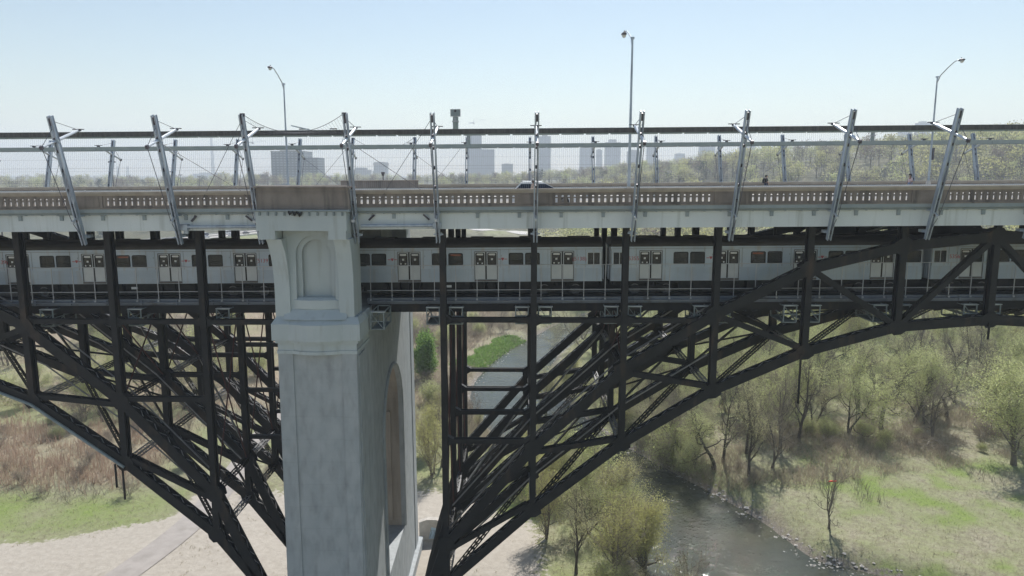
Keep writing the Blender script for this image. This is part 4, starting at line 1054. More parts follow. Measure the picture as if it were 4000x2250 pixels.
person('pedestrian with white hat and beige top walking in front of the SUV', (.88, 47.6, -2.0), .3, SK, cl('beige_cloth', (.52, .40, .33)), cl('grey_cloth', (.20, .19, .19)), cl('brown_hair', (.09, .06, .045)), cl('white_cloth', (.74, .73, .70)), None, 1.62)
# small floodlight standing on the far parapet block
t = thing('floodlight', 'small dark floodlight on a post above the far parapet block', 'floodlight', (-12.95, 70.8, -.47 + grade(-13)))
MB().tube([(0, 0, 0), (0, 0, .45)], .05, 8).build('post', M['galv_dark'], t)
MB().loft([[(-.10, -.10, .4), (.10, -.10, .4), (.10, .10, .4), (-.10, .10, .4)], [(-.16, -.16, .72), (.16, -.16, .72), (.16, .16, .72), (-.16, .16, .72)], [(-.17, -.17, .76), (.17, -.17, .76), (.17, .17, .76), (-.17, .17, .76)]]).build('lamp_head', M['galv_dark'], t)
# ------------------------------------------------------------------ terrain
RIV = np.array([(60, 15, 32), (45, 45, 27), (31.5, 57, 23), (22.6, 67, 18.5), (20.2, 80, 13), (13.6, 94, 11.5), (5.2, 109, 14), (-.3, 128, 14.5), (-.2, 148, 10.5), (7, 172, 9), (24, 205, 9), (60, 235, 9), (120, 262, 9)], float)
def smooth_line(a, n=12):
    out = []
    for i in range(len(a) - 1):
        p0, p1, p2, p3 = a[max(i - 1, 0)], a[i], a[i + 1], a[min(i + 2, len(a) - 1)]
        for k in range(n):
            t = k / n; out.append(.5 * (2 * p1 + (p2 - p0) * t + (2 * p0 - 5 * p1 + 4 * p2 - p3) * t * t + (3 * p1 - p0 - 3 * p2 + p3) * t ** 3))
    out.append(a[-1]); return np.array(out)
RIVS = smooth_line(RIV); PATHC = smooth_line(np.array([(-46, 50), (-40.6, 60), (-38.2, 67), (-36.5, 78), (-37, 92), (-38.2, 107), (-37, 125), (-34, 142)], float))
ROADC = smooth_line(np.array([(-430, 300), (-300, 335), (-205, 385), (-168, 450), (-128, 560), (-100, 700)], float))
ROAD2 = smooth_line(np.array([(-60, 520), (0, 455), (36, 428), (80, 420), (140, 440)], float))
def dist_line(x, y, L):
    sh = x.shape; q = np.stack([x.ravel(), y.ravel()], 1); best = np.full(len(q), 1e9); idx = np.zeros(len(q), int); sd = np.zeros(len(q))
    for i in range(len(L) - 1):
        a, b = L[i, :2], L[i + 1, :2]; ab = b - a
        t = np.clip(((q - a) @ ab) / (ab @ ab), 0, 1); pr = a + t[:, None] * ab; dv = q - pr; d = np.hypot(dv[:, 0], dv[:, 1])
        m = d < best; best[m] = d[m]; idx[m] = i; sd[m] = (ab[0] * dv[:, 1] - ab[1] * dv[:, 0])[m]
    return best.reshape(sh), idx.reshape(sh), np.sign(sd).reshape(sh)
def vnoise(x, y, s, seed=0):
    r = np.random.default_rng(seed); T = r.random((64, 64)); x = np.asarray(x) / s; y = np.asarray(y) / s
    xi = np.floor(x).astype(int); yi = np.floor(y).astype(int); fx = x - xi; fy = y - yi; fx = fx * fx * (3 - 2 * fx); fy = fy * fy * (3 - 2 * fy)
    g = lambda a, b: T[(xi + a) % 64, (yi + b) % 64]
    return (g(0, 0) * (1 - fx) + g(1, 0) * fx) * (1 - fy) + (g(0, 1) * (1 - fx) + g(1, 1) * fx) * fy
AX_X = [-900, -450, -250, -120, 0, 90, 190, 300, 430, 700, 1500]; AX_A = [20, 22, 24, 24, 27, 33, 44, 54, 66, 74, 60]
WATER = -39.75
def ground(x, y):
    x = np.asarray(x, float); y = np.asarray(y, float)
    z = -38.55 + .9 * (vnoise(x, y, 23, 1) - .5) + .35 * (vnoise(x, y, 7, 2) - .5)
    A = np.interp(x, AX_X, AX_A)
    near_r = sstep(60, 260, x)
    y0 = 470 - 210 * near_r; y1 = 700 - 220 * near_r
    z = z + A * sstep(0, 1, (y - y0) / (y1 - y0)) + 5 * (vnoise(x, y, 90, 3) - .5) * sstep(300, 600, y)
    z = z + 2.6 * sstep(18, 0, np.abs(x - 8) * .5 + np.abs(y - 178) * .2) * 0
    d, i, s = dist_line(x, y, RIVS); hw = RIVS[np.minimum(i, len(RIVS) - 1), 2] / 2
    bank = sstep(-1.5, 4.5, d - hw)
    z = np.where(d < hw + 4.5, (WATER - .9) * (1 - bank) + z * bank, z)
    dp = dist_line(x, y, PATHC)[0]; k = sstep(5.5, 2.2, dp); z = z * (1 - k) + (-38.55) * k
    dr = dist_line(x, y, ROADC)[0]; k = sstep(34, 16, dr); z = z * (1 - k) + (-36.2) * k
    dr = dist_line(x, y, ROAD2)[0]; k = sstep(18, 8, dr); z = z * (1 - k) + (-35.0) * k
    return z
def axis(a, b, step, lo, hi, g=1.13):
    mid = list(np.arange(a, b + .01, step)); l = []; s = step; x = a
    while x > lo: s *= g; x -= s; l.append(x)
    r = []; s = step; x = b
    while x < hi: s *= g; x += s; r.append(x)
    return np.array(l[::-1] + mid + r)
gx = axis(-95, 110, 1.15, -4200, 4200); gy = axis(48, 230, 1.15, -120, 5600)
GX, GY = np.meshgrid(gx, gy); GZ = ground(GX, GY)
_d, _i, _s = dist_line(GX, GY, RIVS); G_RD = _d - RIVS[np.minimum(_i, len(RIVS) - 1), 2] / 2; G_RS = _s
G_PD = dist_line(GX, GY, PATHC)[0]; G_HD = np.minimum(dist_line(GX, GY, ROADC)[0] - 19, dist_line(GX, GY, ROAD2)[0] - 9)
def samp(A, x, y):
    x = np.clip(np.asarray(x, float), gx[0], gx[-1] - 1e-6); y = np.clip(np.asarray(y, float), gy[0], gy[-1] - 1e-6)
    i = np.clip(np.searchsorted(gx, x, 'right') - 1, 0, len(gx) - 2); j = np.clip(np.searchsorted(gy, y, 'right') - 1, 0, len(gy) - 2)
    a = (x - gx[i]) / (gx[i + 1] - gx[i]); b = (y - gy[j]) / (gy[j + 1] - gy[j])
    return A[j, i] * (1 - a) * (1 - b) + A[j, i + 1] * a * (1 - b) + A[j + 1, i] * (1 - a) * b + A[j + 1, i + 1] * a * b
def ground(x, y): return samp(GZ, x, y)
def G1(x, y): return float(samp(GZ, x, y))
def rd(x, y): return samp(G_RD, x, y)
def pd(x, y): return samp(G_PD, x, y)
nx, ny = len(gx), len(gy); I = np.arange(nx * ny).reshape(ny, nx)
Fq = np.stack([I[:-1, :-1], I[:-1, 1:], I[1:, 1:], I[1:, :-1]], -1).reshape(-1, 4)
Vq = np.stack([GX, GY, GZ], -1).reshape(-1, 3)
def ground_mat():
    m, nt = new_mat('valley_ground'); out = N(nt, 'ShaderNodeOutputMaterial'); p = N(nt, 'ShaderNodeBsdfPrincipled'); p.inputs['Roughness'].default_value = .95; p.inputs['Specular IOR Level'].default_value = .15
    nt.links.new(p.outputs[0], out.inputs[0]); tc = N(nt, 'ShaderNodeTexCoord')
    def noise(s, det=8, ro=.6):
        n = N(nt, 'ShaderNodeTexNoise'); n.inputs['Scale'].default_value = s; n.inputs['Detail'].default_value = det; n.inputs['Roughness'].default_value = ro
        nt.links.new(tc.outputs['Object'], n.inputs['Vector']); return n.outputs[0]
    def rng(v, a, b):
        r = N(nt, 'ShaderNodeMapRange'); r.inputs[1].default_value = a; r.inputs[2].default_value = b; nt.links.new(v, r.inputs[0]); return r.outputs[0]
    def mix(f, a, b):
        x = N(nt, 'ShaderNodeMix', data_type='RGBA'); nt.links.new(f, x.inputs[0])
        for s, v in ((6, a), (7, b)):
            if isinstance(v, tuple): x.inputs[s].default_value = rgba(v)
            else: nt.links.new(v, x.inputs[s])
        return x.outputs[2]
    def attr(nm, n, soft=.22):
        a = N(nt, 'ShaderNodeAttribute', attribute_name=nm)
        s = N(nt, 'ShaderNodeMath', operation='ADD'); nt.links.new(a.outputs['Fac'], s.inputs[0])
        q = N(nt, 'ShaderNodeMath', operation='MULTIPLY_ADD'); q.inputs[1].default_value = 1.7; q.inputs[2].default_value = -.85; nt.links.new(n, q.inputs[0]); nt.links.new(q.outputs[0], s.inputs[1])
        return rng(s.outputs[0], .5 - soft, .5 + soft)
    n1, n2, n3 = noise(.35), noise(1.6), noise(6, 10, .7)
    dry = mix(rng(n2, .35, .65), (.235, .215, .15), (.42, .385, .29))
    dry = mix(rng(n3, .45, .7), dry, (.17, .15, .105))
    grn = mix(rng(n3, .35, .65), (.14, .20, .05), (.25, .31, .095))
    brn = mix(rng(n3, .35, .65), (.24, .19, .14), (.38, .31, .235))
    snd = mix(rng(n2, .35, .65), (.385, .345, .295), (.455, .415, .36)); snd = mix(rng(n3, .6, .75), snd, (.33, .29, .24))
    mud = mix(rng(n3, .4, .6), (.16, .135, .105), (.30, .27, .235))
    nm = N(nt, 'ShaderNodeMath', operation='MULTIPLY_ADD'); nm.inputs[1].default_value = .5; nt.links.new(n2, nm.inputs[0]); h_ = N(nt, 'ShaderNodeMath', operation='MULTIPLY'); h_.inputs[1].default_value = .5; nt.links.new(n1, h_.inputs[0]); nt.links.new(h_.outputs[0], nm.inputs[2])
    c = mix(attr('green', nm.outputs[0], .42), dry, grn); c = mix(attr('brown', n1, .35), c, brn); c = mix(attr('litter', n1, .3), c, mix(rng(n2, .35, .65), (.06, .062, .036), (.12, .115, .07))); c = mix(attr('sand', n2, .1), c, snd); c = mix(attr('mud', n2, .15), c, mud)
    nt.links.new(c, p.inputs['Base Color'])
    b = N(nt, 'ShaderNodeBump'); b.inputs['Strength'].default_value = .35; b.inputs['Distance'].default_value = .2; nt.links.new(n2, b.inputs['Height'])
    b2 = N(nt, 'ShaderNodeBump'); b2.inputs['Strength'].default_value = .6; b2.inputs['Distance'].default_value = .08; nt.links.new(n3, b2.inputs['Height']); nt.links.new(b.outputs[0], b2.inputs['Normal']); nt.links.new(b2.outputs[0], p.inputs['Normal'])
    return m
me = numpy_mesh('ground', Vq, Fq, ground_mat(), smooth=True)
def masks(x, y):
    n = vnoise(x, y, 9, 5); d = rd(x, y); hw = 0; s = samp(G_RS, x, y); dp = pd(x, y)
    sand = np.maximum.reduce([sstep(74.2, 71.2, y - .5 * np.clip(x + 51, 0, 14) + 2.5 * (n - .5)) * sstep(6, -1, x + 2 * n), sstep(4.2, 1.6, dp) * sstep(100, 84, y),
                              sstep(90, 82, y) * sstep(-38, -34, x) * sstep(0, -5, x), 0 * x])
    sand = np.maximum(sand, sstep(.6, .9, vnoise(x, y, 6, 9)) * .0)
    green = .24 + .45 * (vnoise(x, y, 15, 6) - .35) + .22 * (vnoise(x, y, 4.2, 16) - .5)
    band = sstep(72.5, 76, y) * sstep(92, 82, y - .1 * (x + 50)) * sstep(-36, -42, x); green = np.maximum(green, band * (.46 + .45 * (vnoise(x, y, 5, 26) - .2)))
    mead = sstep(33, 37, x) * sstep(106, 90, y); green = np.maximum(green, mead * (.22 + .8 * sstep(.42, .82, .45 * vnoise(x * .55 + y * .5, (y - x * .3) * 1.3, 6.5, 8) + .55 * vnoise(x, y, 2.3, 18))))
    green = np.maximum(green, sstep(7, 4.5, d) * sstep(.8, 1.6, d) * (s > 0) * sstep(144, 149, y) * sstep(176, 168, y))
    green = np.maximum(green, sstep(8, 18, x) * sstep(100, 112, y - .3 * x) * sstep(420, 300, y) * (.42 + .3 * n))
    green = np.maximum(green, sstep(-11, -7, x) * sstep(8, 2, x) * sstep(70, 78, y) * sstep(112, 100, y) * (.38 + .35 * n))
    green = np.maximum(green, sstep(-50, -62, x) * sstep(100, 110, y) * .5)
    brown = np.maximum(sstep(-44, -52, x) * sstep(83, 90, y) * sstep(118, 106, y) * .55, sstep(-40, -48, x) * 0)
    brown = np.maximum(brown, sstep(1.5, -8, x + 0 * y) * sstep(112, 126, y) * sstep(300, 240, y) * (.35 + .5 * vnoise(x, y, 14, 12)))
    mud = sstep(3.2, .4, d - hw)
    litter = sstep(225, 330, y + 8 * n) * (.75 + .5 * (vnoise(x, y, 30, 41) - .5)) * sstep(.5, 6, samp(G_HD, x, y))
    return dict(sand=sand, green=green * (1 - .6 * litter), brown=brown, mud=mud, litter=litter)
for nm, a in masks(GX, GY).items():
    at = me.attributes.new(nm, 'FLOAT', 'POINT'); at.data.foreach_set('value', np.clip(a, 0, 1).astype(np.float32).ravel())
tag(link('ground', me), kind='structure')
def ribbon(name, L, w, z, m, dz=.0, kind='structure', zf=None):
    n = len(L); t = np.gradient(L[:, :2], axis=0); t /= np.linalg.norm(t, axis=1)[:, None]; nr = np.stack([-t[:, 1], t[:, 0]], 1); w = np.broadcast_to(w, (n,))
    cols = np.linspace(-.5, .5, 5); V = []
    for c in cols:
        q = L[:, :2] + nr * (w * c)[:, None]; zz = np.full(n, z) if zf is None else zf(q[:, 0], q[:, 1]); V.append(np.column_stack([q, zz + dz]))
    V = np.stack(V, 1).reshape(-1, 3); I = np.arange(n * 5).reshape(n, 5); F = np.stack([I[:-1, :-1], I[:-1, 1:], I[1:, 1:], I[1:, :-1]], -1).reshape(-1, 4)
    return tag(link(name, numpy_mesh(name, V, F[:, ::-1], m, smooth=True)), kind=kind)
def water_mat():
    m, nt = new_mat('river_water'); out = N(nt, 'ShaderNodeOutputMaterial'); p = N(nt, 'ShaderNodeBsdfPrincipled'); nt.links.new(p.outputs[0], out.inputs[0])
    tc = N(nt, 'ShaderNodeTexCoord')
    n = N(nt, 'ShaderNodeTexNoise'); n.inputs['Scale'].default_value = .12; n.inputs['Detail'].default_value = 4; nt.links.new(tc.outputs['Object'], n.inputs['Vector'])
    mx = N(nt, 'ShaderNodeMix', data_type='RGBA'); mx.inputs[6].default_value = (.040, .045, .030, 1); mx.inputs[7].default_value = (.075, .075, .048, 1)
    r = N(nt, 'ShaderNodeMapRange'); r.inputs[1].default_value = .35; r.inputs[2].default_value = .65; nt.links.new(n.outputs[0], r.inputs[0]); nt.links.new(r.outputs[0], mx.inputs[0]); nt.links.new(mx.outputs[2], p.inputs['Base Color'])
    p.inputs['Roughness'].default_value = .045; p.inputs['IOR'].default_value = 1.33
    prev = None
    for sc, st, di in ((.5, .8, .12), (2.0, 1.0, .066), (4.5, 1.0, .021)):
        w = N(nt, 'ShaderNodeTexNoise'); w.inputs['Scale'].default_value = sc; w.inputs['Detail'].default_value = 3; nt.links.new(tc.outputs['Object'], w.inputs['Vector'])
        b = N(nt, 'ShaderNodeBump'); b.inputs['Strength'].default_value = st; b.inputs['Distance'].default_value = di; nt.links.new(w.outputs[0], b.inputs['Height'])
        if prev: nt.links.new(prev.outputs[0], b.inputs['Normal'])
        prev = b
    nt.links.new(prev.outputs[0], p.inputs['Normal']); return m
wx, wy = np.meshgrid(np.linspace(-60, 150, 8), np.linspace(20, 290, 8)); I_ = np.arange(64).reshape(8, 8)
tag(link('river', numpy_mesh('river', np.column_stack([wx.ravel(), wy.ravel(), np.full(64, WATER)]), np.stack([I_[:-1, :-1], I_[:-1, 1:], I_[1:, 1:], I_[1:, :-1]], -1).reshape(-1, 4), water_mat())), kind='structure')
ribbon('path', PATHC, 3.3, 0, mat('pale_asphalt_path', (.33, .30, .275), (.38, .345, .32), rough=.92, scale=.9, stain=(.29, .265, .24), stain_scale=.5, bump=.08), dz=.07, zf=ground)
ribbon('highway', ROADC, 24, 0, mat('pale_highway_concrete', (.40, .37, .34), (.46, .43, .40), rough=.9, scale=.3), dz=.25, zf=ground)
ribbon('access_road', ROAD2, 8, 0, M['walk'], dz=.2, zf=ground)
for o in (-12.6, 12.6, 0):
    off = ROADC.copy(); t_ = np.gradient(ROADC, axis=0); t_ /= np.linalg.norm(t_, axis=1)[:, None]; off[:, 0] -= t_[:, 1] * o; off[:, 1] += t_[:, 0] * o
    b = MB(); 
    for i in range(len(off) - 1):
        a, c = off[i], off[i + 1]; b.beam((a[0], a[1], G1(*a) + .55), (c[0], c[1], G1(*c) + .55), .3, .8)
    nm = {-12.6: 'near', 12.6: 'far', 0: 'middle'}[o]
    tag(b.build('road_barrier', M['walk']), f'low pale concrete barrier along the {nm} side of the highway down in the valley' if o else 'low pale concrete barrier between the two carriageways of the valley highway', 'road barrier', 'barriers of the highway')

# highway traffic
protos = {}
def put_car(kind, col, x, y, rz, lab):
    if kind not in protos: protos[kind] = car_proto(kind); o = protos[kind]; o['_new'] = 1
    o = protos[kind]
    if o.get('_new'): del o['_new']
    else: o = dup(o)
    for ch in o.children:
        if ch.name.split('.')[0] in ('body', 'mirror'):
            ch.material_slots[0].link = 'OBJECT'; ch.material_slots[0].material = PAINTS[col]
    o.location = (x, y, G1(x, y) + .27); o.rotation_euler = (0, 0, rz); tag(o, lab, 'car' if kind != 'van' else 'van', 'traffic on the highway in the valley')
def along(s, off):
    i = int(s); a, b = ROADC[i], ROADC[i + 1]; t = (b - a) / np.linalg.norm(b - a); p = a + (b - a) * (s - i)
    return p[0] - t[1] * off, p[1] + t[0] * off, math.atan2(t[1], t[0])
for s, off, k, c, lab in ((22.2, 7.6, 'sedan', 'silver', 'small silver sedan alone on the far side of the highway'), (24.6, -7.5, 'suv', 'white', 'white SUV on the near carriageway of the highway, leftmost of the near lane'),
                          (27.0, -3.8, 'sedan', 'grey', 'grey sedan on the near carriageway of the highway, in the inner lane'), (26.3, -7.6, 'suv', 'dark blue', 'dark blue SUV second in the near lane of the highway'),
                          (29.2, -7.4, 'van', 'white', 'tall white van on the near carriageway of the highway'), (28.4, 3.9, 'sedan', 'black', 'black sedan on the far carriageway of the highway'),
                          (30.8, -3.9, 'sedan', 'white', 'white sedan on the highway ahead of the van'), (31.5, 4.0, 'suv', 'black', 'black SUV on the far carriageway of the highway'),
                          (32.6, 7.7, 'suv', 'dark blue', 'dark blue SUV in the outermost far lane of the highway'), (33.4, -7.4, 'sedan', 'silver', 'silver sedan ahead in the near lane of the highway'),
                          (34.6, 4.0, 'van', 'white', 'white van far along the highway'), (35.6, -4.0, 'sedan', 'black', 'black sedan farthest along the highway')):
    x, y, a = along(s, off); put_car(k, c, x, y, a + (0 if off < 0 else math.pi), lab)
# tall highway lights
t = thing('light_mast', '', 'light mast', group='tall light masts beside the highway')
H_ = 30
MB().tube([(0, 0, 0), (0, 0, H_)], [.32, .14], 10).build('pole', M['galv_dark'], t)
m = MB(); m.tube([(math.cos(a) * 1.1, math.sin(a) * 1.1, H_) for a in [2 * math.pi * k / 12 for k in range(13)]], .09, 6)
for k in range(6): a = math.pi * k / 3; m.box(math.cos(a) * 1.1 - .28, math.cos(a) * 1.1 + .28, math.sin(a) * 1.1 - .28, math.sin(a) * 1.1 + .28, H_ - .35, H_ + .05)
m.build('lamp_ring', M['galv_dark'], t)
for i, (u, y, top, lab) in enumerate(((17, 215, 6.1, 'dark highway light mast at the left edge, tallest of all'), (468, 300, 4.8, 'dark highway light mast with a ring of lamps left of the second mast'), (697, 430, 1.2, 'smaller light mast right of the second leaning mast'), (728, 520, -.8, 'small distant light mast, first of the two short ones'), (800, 560, -1.8, 'small distant light mast, second of the two short ones'))):
    o = t if i == 0 else dup(t); x = ((u - 2000) / 2885 * 1.012 - .0098) * y
    o.location = (x, y, top - H_); o['label'] = lab; zg = G1(x, y)
    k = (top - zg) / H_; o.scale = (1.0, 1.0, k); o.location = (x, y, zg)
# ------------------------------------------------------------------ trees
class NB:
    def __init__(s): s.V = []; s.F = []; s.M = []; s.n = 0
    def add(s, V, F, mi=0): s.V.append(V); s.F.append(F + s.n); s.M.append(np.full(len(F), mi)); s.n += len(V)
    def arrays(s): return np.concatenate(s.V), np.concatenate(s.F), np.concatenate(s.M)
def ntube(nb, pts, rad, n, mi=0):
    pts = np.asarray(pts); k = len(pts); d = np.gradient(pts, axis=0); d /= np.linalg.norm(d, axis=1)[:, None] + 1e-9
    ref = np.array([0.31, .95, .05]) if abs(d[0, 2]) > .8 else np.array([0, 0, 1.0])
    a = np.cross(d, ref); a /= np.linalg.norm(a, axis=1)[:, None] + 1e-9; b = np.cross(d, a)
    th = 2 * np.pi * np.arange(n) / n
    V = pts[:, None] + (a[:, None] * np.cos(th)[None, :, None] + b[:, None] * np.sin(th)[None, :, None]) * np.asarray(rad)[:, None, None]
    I = np.arange(k * n).reshape(k, n); F = np.stack([I[:-1], np.roll(I[:-1], -1, 1), np.roll(I[1:], -1, 1), I[1:]], -1).reshape(-1, 4)
    nb.add(V.reshape(-1, 3), F, mi)
def quads(nb, C, size, rng, mi=1, flat=.0):
    """randomly turned leaf quads centred on C"""
    n = len(C); u = rng.normal(size=(n, 3)); u[:, 2] *= 1 - flat; u /= np.linalg.norm(u, axis=1)[:, None]; w = rng.normal(size=(n, 3)); v = np.cross(u, w); v /= np.linalg.norm(v, axis=1)[:, None] + 1e-9
    s = size * rng.uniform(.6, 1.3, n)[:, None]
    V = np.stack([C - u * s, C - v * s * .55, C + u * s, C + v * s * .55], 1).reshape(-1, 3)
    nb.add(V, np.arange(4 * n).reshape(n, 4), mi)
def gen_tree(seed, h=12, spread=.5, stems=1, lean=0.1, levels=4, nchild=(7, 5, 4), twig_n=3, leaves=3, leaf=.12, trunk_r=.2, first=.3, up=.25, wob=.22, jit=.35):
    rng = np.random.default_rng(seed); tr, cr = NB(), NB(); tips = []
    def branch(p, d, L, r, lev):
        k = 6 if lev == 0 else 5 if lev == 1 else 4 if lev == 2 else 3
        pts = [p]; q = p.copy(); dd = d.copy()
        for i in range(k):
            dd = dd + rng.normal(size=3) * wob * (1 if lev else .6) + np.array([0, 0, up * (.5 if lev else .3)]); dd /= np.linalg.norm(dd)
            q = q + dd * L / k; pts.append(q.copy())
        pts = np.array(pts); e = .25 if lev < levels - 1 else .4
        rad = r * np.linspace(1, e, k + 1)
        if lev == 0: rad[0] *= 1.35
        ntube(tr if lev <= 1 else cr, pts, rad, 7 if lev == 0 else 5 if lev == 1 else 3, 0)
        if lev < levels - 1:
            nc = nchild[lev]; f0 = first if lev == 0 else .2
            for j in range(nc):
                f = f0 + (1 - f0) * (j + rng.uniform(.1, .9)) / nc; x = f * k; i = min(int(x), k - 1); bp = pts[i] + (pts[i + 1] - pts[i]) * (x - i)
                ax = pts[i + 1] - pts[i]; ax /= np.linalg.norm(ax); rnd = rng.normal(size=3); side = np.cross(ax, rnd); side /= np.linalg.norm(side) + 1e-9
                an = rng.uniform(.55, 1.05) * (1.1 if lev == 0 else 1); nd = ax * math.cos(an) + side * math.sin(an)
                ln = L * rng.uniform(.55, .85) * (spread if lev == 0 else .62) * (1.15 - .55 * f if lev == 0 else 1.05 - .4 * f)
                branch(bp, nd, ln, max(rad[i] * rng.uniform(.42, .62), .008), lev + 1)
            branch(pts[-1], dd, L * (.3 if lev == 0 else .45), rad[-1], max(lev + 1, 2))
        else:
            for j in range(twig_n):
                f = rng.uniform(.2, 1); x = f * k; i = min(int(x), k - 1); bp = pts[i] + (pts[i + 1] - pts[i]) * (x - i); nd = dd + rng.normal(size=3) * .7; nd /= np.linalg.norm(nd); ln = L * rng.uniform(.4, .8)
                side = np.cross(nd, rng.normal(size=3)); side /= np.linalg.norm(side) + 1e-9; side = side * .011
                cr.add(np.array([bp - side, bp + side, bp + nd * ln + side * .4, bp + nd * ln - side * .4]), np.array([[0, 1, 2, 3]]), 0)
                tips.append((bp, nd * ln))
    for s in range(stems):
        d = np.array([rng.normal() * lean, rng.normal() * lean, 1.0]) if stems == 1 else np.array([math.cos(2 * math.pi * s / stems + 1) * (lean + .18), math.sin(2 * math.pi * s / stems + 1) * (lean + .18), 1.0])
        branch(np.array([0.15 * (s > 0) * math.cos(s), 0.15 * (s > 0) * math.sin(s), -.3]), d / np.linalg.norm(d), h * .62 * rng.uniform(.9, 1.05), trunk_r * (1 if stems == 1 else .7), 0)
    if leaves and tips:
        bp = np.array([t[0] for t in tips]); dv = np.array([t[1] for t in tips]); C = []
        for j in range(leaves): C.append(bp + dv * rng.uniform(.1, 1.1, (len(bp), 1)) + rng.normal(size=bp.shape) * jit)
        quads(cr, np.concatenate(C), leaf, rng)
    return tr, cr
def tree_thing(name, tr, cr, bark, twig, leafm, cat, smooth=True):
    t = thing(name, '', cat)
    V, F, Mi = tr.arrays(); link('trunk', numpy_mesh('trunk', V, F, M[bark], smooth=True), t)
    V, F, Mi = cr.arrays(); link('crown', numpy_mesh('crown', V, F, [M[twig], M[leafm]], Mi), t)
    return t
TP = {}
def proto(key, name, cat, bark, twig, leafm, **kw):
    tr, cr = gen_tree(**kw); TP[key] = tree_thing(name, tr, cr, bark, twig, leafm, cat); TP[key]['_new'] = 1
proto('lime1', 'leafing_tree', 'tree', 'bark', 'twig', 'leaf_lime', seed=1, h=12, spread=.72, nchild=(12, 7, 5), leaves=5, leaf=.062, twig_n=4, first=.16, up=.3, jit=.45)
proto('lime2', 'leafing_tree', 'tree', 'bark_dark', 'twig', 'leaf_lime', seed=2, h=12, spread=.8, stems=2, lean=.2, nchild=(10, 7, 5), leaves=4, leaf=.06, twig_n=4, wob=.3, first=.2, up=.3, jit=.45)
proto('yel1', 'catkin_tree', 'tree', 'bark', 'twig', 'leaf_yellow', seed=3, h=10, spread=.5, stems=4, nchild=(8, 6, 5), leaves=4, leaf=.05, twig_n=4, up=.5, first=.12, jit=.4)
proto('yel2', 'catkin_tree', 'tree', 'bark', 'twig', 'leaf_yellow', seed=4, h=10, spread=.6, stems=3, nchild=(8, 6, 5), leaves=2, leaf=.05, twig_n=5, up=.45, first=.15, jit=.4)
proto('ol1', 'budding_tree', 'tree', 'bark_dark', 'bark', 'leaf_olive', seed=5, h=13, spread=.55, nchild=(11, 7, 5), leaves=2, leaf=.055, twig_n=5, first=.2, up=.4)
proto('ol2', 'budding_tree', 'tree', 'bark_dark', 'twig', 'leaf_olive', seed=6, h=13, spread=.75, stems=2, lean=.3, nchild=(10, 7, 5), leaves=2, leaf=.055, twig_n=5, wob=.33, first=.2, up=.3)
proto('bare1', 'bare_tree', 'tree', 'bark_dark', 'bark', 'leaf_brown', seed=7, h=11, spread=.55, nchild=(11, 7, 5), leaves=0, twig_n=5, first=.2, up=.4)
proto('bare2', 'bare_tree', 'tree', 'bark', 'twig', 'leaf_brown', seed=8, h=11, spread=.6, stems=2, lean=.08, nchild=(9, 6, 5), leaves=0, twig_n=5, wob=.28, first=.2, up=.45)
proto('crook', 'crooked_tree', 'tree', 'bark_dark', 'bark_dark', 'leaf_lime', seed=17, h=13, spread=.8, lean=.45, nchild=(8, 7, 5), leaves=3, leaf=.06, twig_n=4, wob=.42, trunk_r=.3, first=.4, jit=.45)
proto('shrub1', 'bare_shrub', 'shrub', 'bark', 'twig', 'leaf_brown', seed=9, h=4, spread=.7, stems=6, lean=.3, levels=3, nchild=(7, 5), leaves=1, leaf=.05, twig_n=4, trunk_r=.05, first=.15)
proto('shrub2', 'leafing_shrub', 'shrub', 'bark', 'twig', 'leaf_lime', seed=10, h=4, spread=.75, stems=6, lean=.3, levels=3, nchild=(8, 7), leaves=4, leaf=.055, twig_n=4, trunk_r=.05, first=.1)
proto('green', 'bright_green_tree', 'tree', 'bark', 'twig', 'leaf_green', seed=11, h=9, spread=.5, stems=2, nchild=(9, 6, 4), leaves=7, leaf=.13, twig_n=4, first=.08, up=.5)
counts = {}
def put_tree(key, x, y, h, lab, rz=None, group=None, wide=1.0):
    b = {'lime1': 12, 'lime2': 12, 'yel1': 10, 'yel2': 10, 'ol1': 13, 'ol2': 13, 'bare1': 11, 'bare2': 11, 'crook': 13, 'shrub1': 4, 'shrub2': 4, 'green': 9}[key]
    o = TP[key]
    if o.get('_new'): del o['_new']
    else: o = dup(o)
    k = h / b * 1.22; o.location = (x, y, G1(x, y) - .05); o.scale = (k * wide, k * wide, k); o.rotation_euler = (0, 0, RNG.uniform(0, 6.28) if rz is None else rz)
    tag(o, lab, 'shrub' if 'shrub' in key else 'tree', group)
    return o
# --- trees one can tell apart
put_tree('yel1', 13.0, 70.5, 9.6, 'full yellow-green tree at the bottom edge, left of the sparkling river', 1.0, wide=1.05)
put_tree('yel2', 9.2, 66.0, 8.8, 'spreading yellow-green tree at the bottom edge between the bare tree and the full one', 3.1, wide=1.1)
put_tree('lime2', 7.4, 74.5, 8.6, 'loose pale green tree under the lowest chord of the right arch', 5.1, wide=1.1)
put_tree('yel2', 11.4, 78.5, 8.2, 'yellow-green tree at the river bend, just below the right arch', 1.9, wide=1.1)
put_tree('ol2', 13.2, 61.5, 6.6, 'low olive tree cut by the bottom edge beside the river', 2.9, wide=1.1)
put_tree('shrub2', 8.0, 62.5, 3.6, 'bright leafing bush at the bottom edge left of the river', 2.2)
put_tree('yel1', 3.0, 84.0, 7.5, 'small yellow-green tree in the middle of the grass right of the pier', 2.2)
put_tree('ol1', 5.6, 66.5, 10.5, 'thin bare-looking tree at the bottom edge under the right arch, beside the yellow-green tree', 2.0, wide=.8)
put_tree('bare2', 16.2, 64.0, 7.0, 'low bare tree in front of the sparkling river at the bottom edge', .4)
put_tree('yel2', 3.0, 73.5, 8.5, 'loose yellow-green sapling behind the lowest arch chord right of the pier', .2)
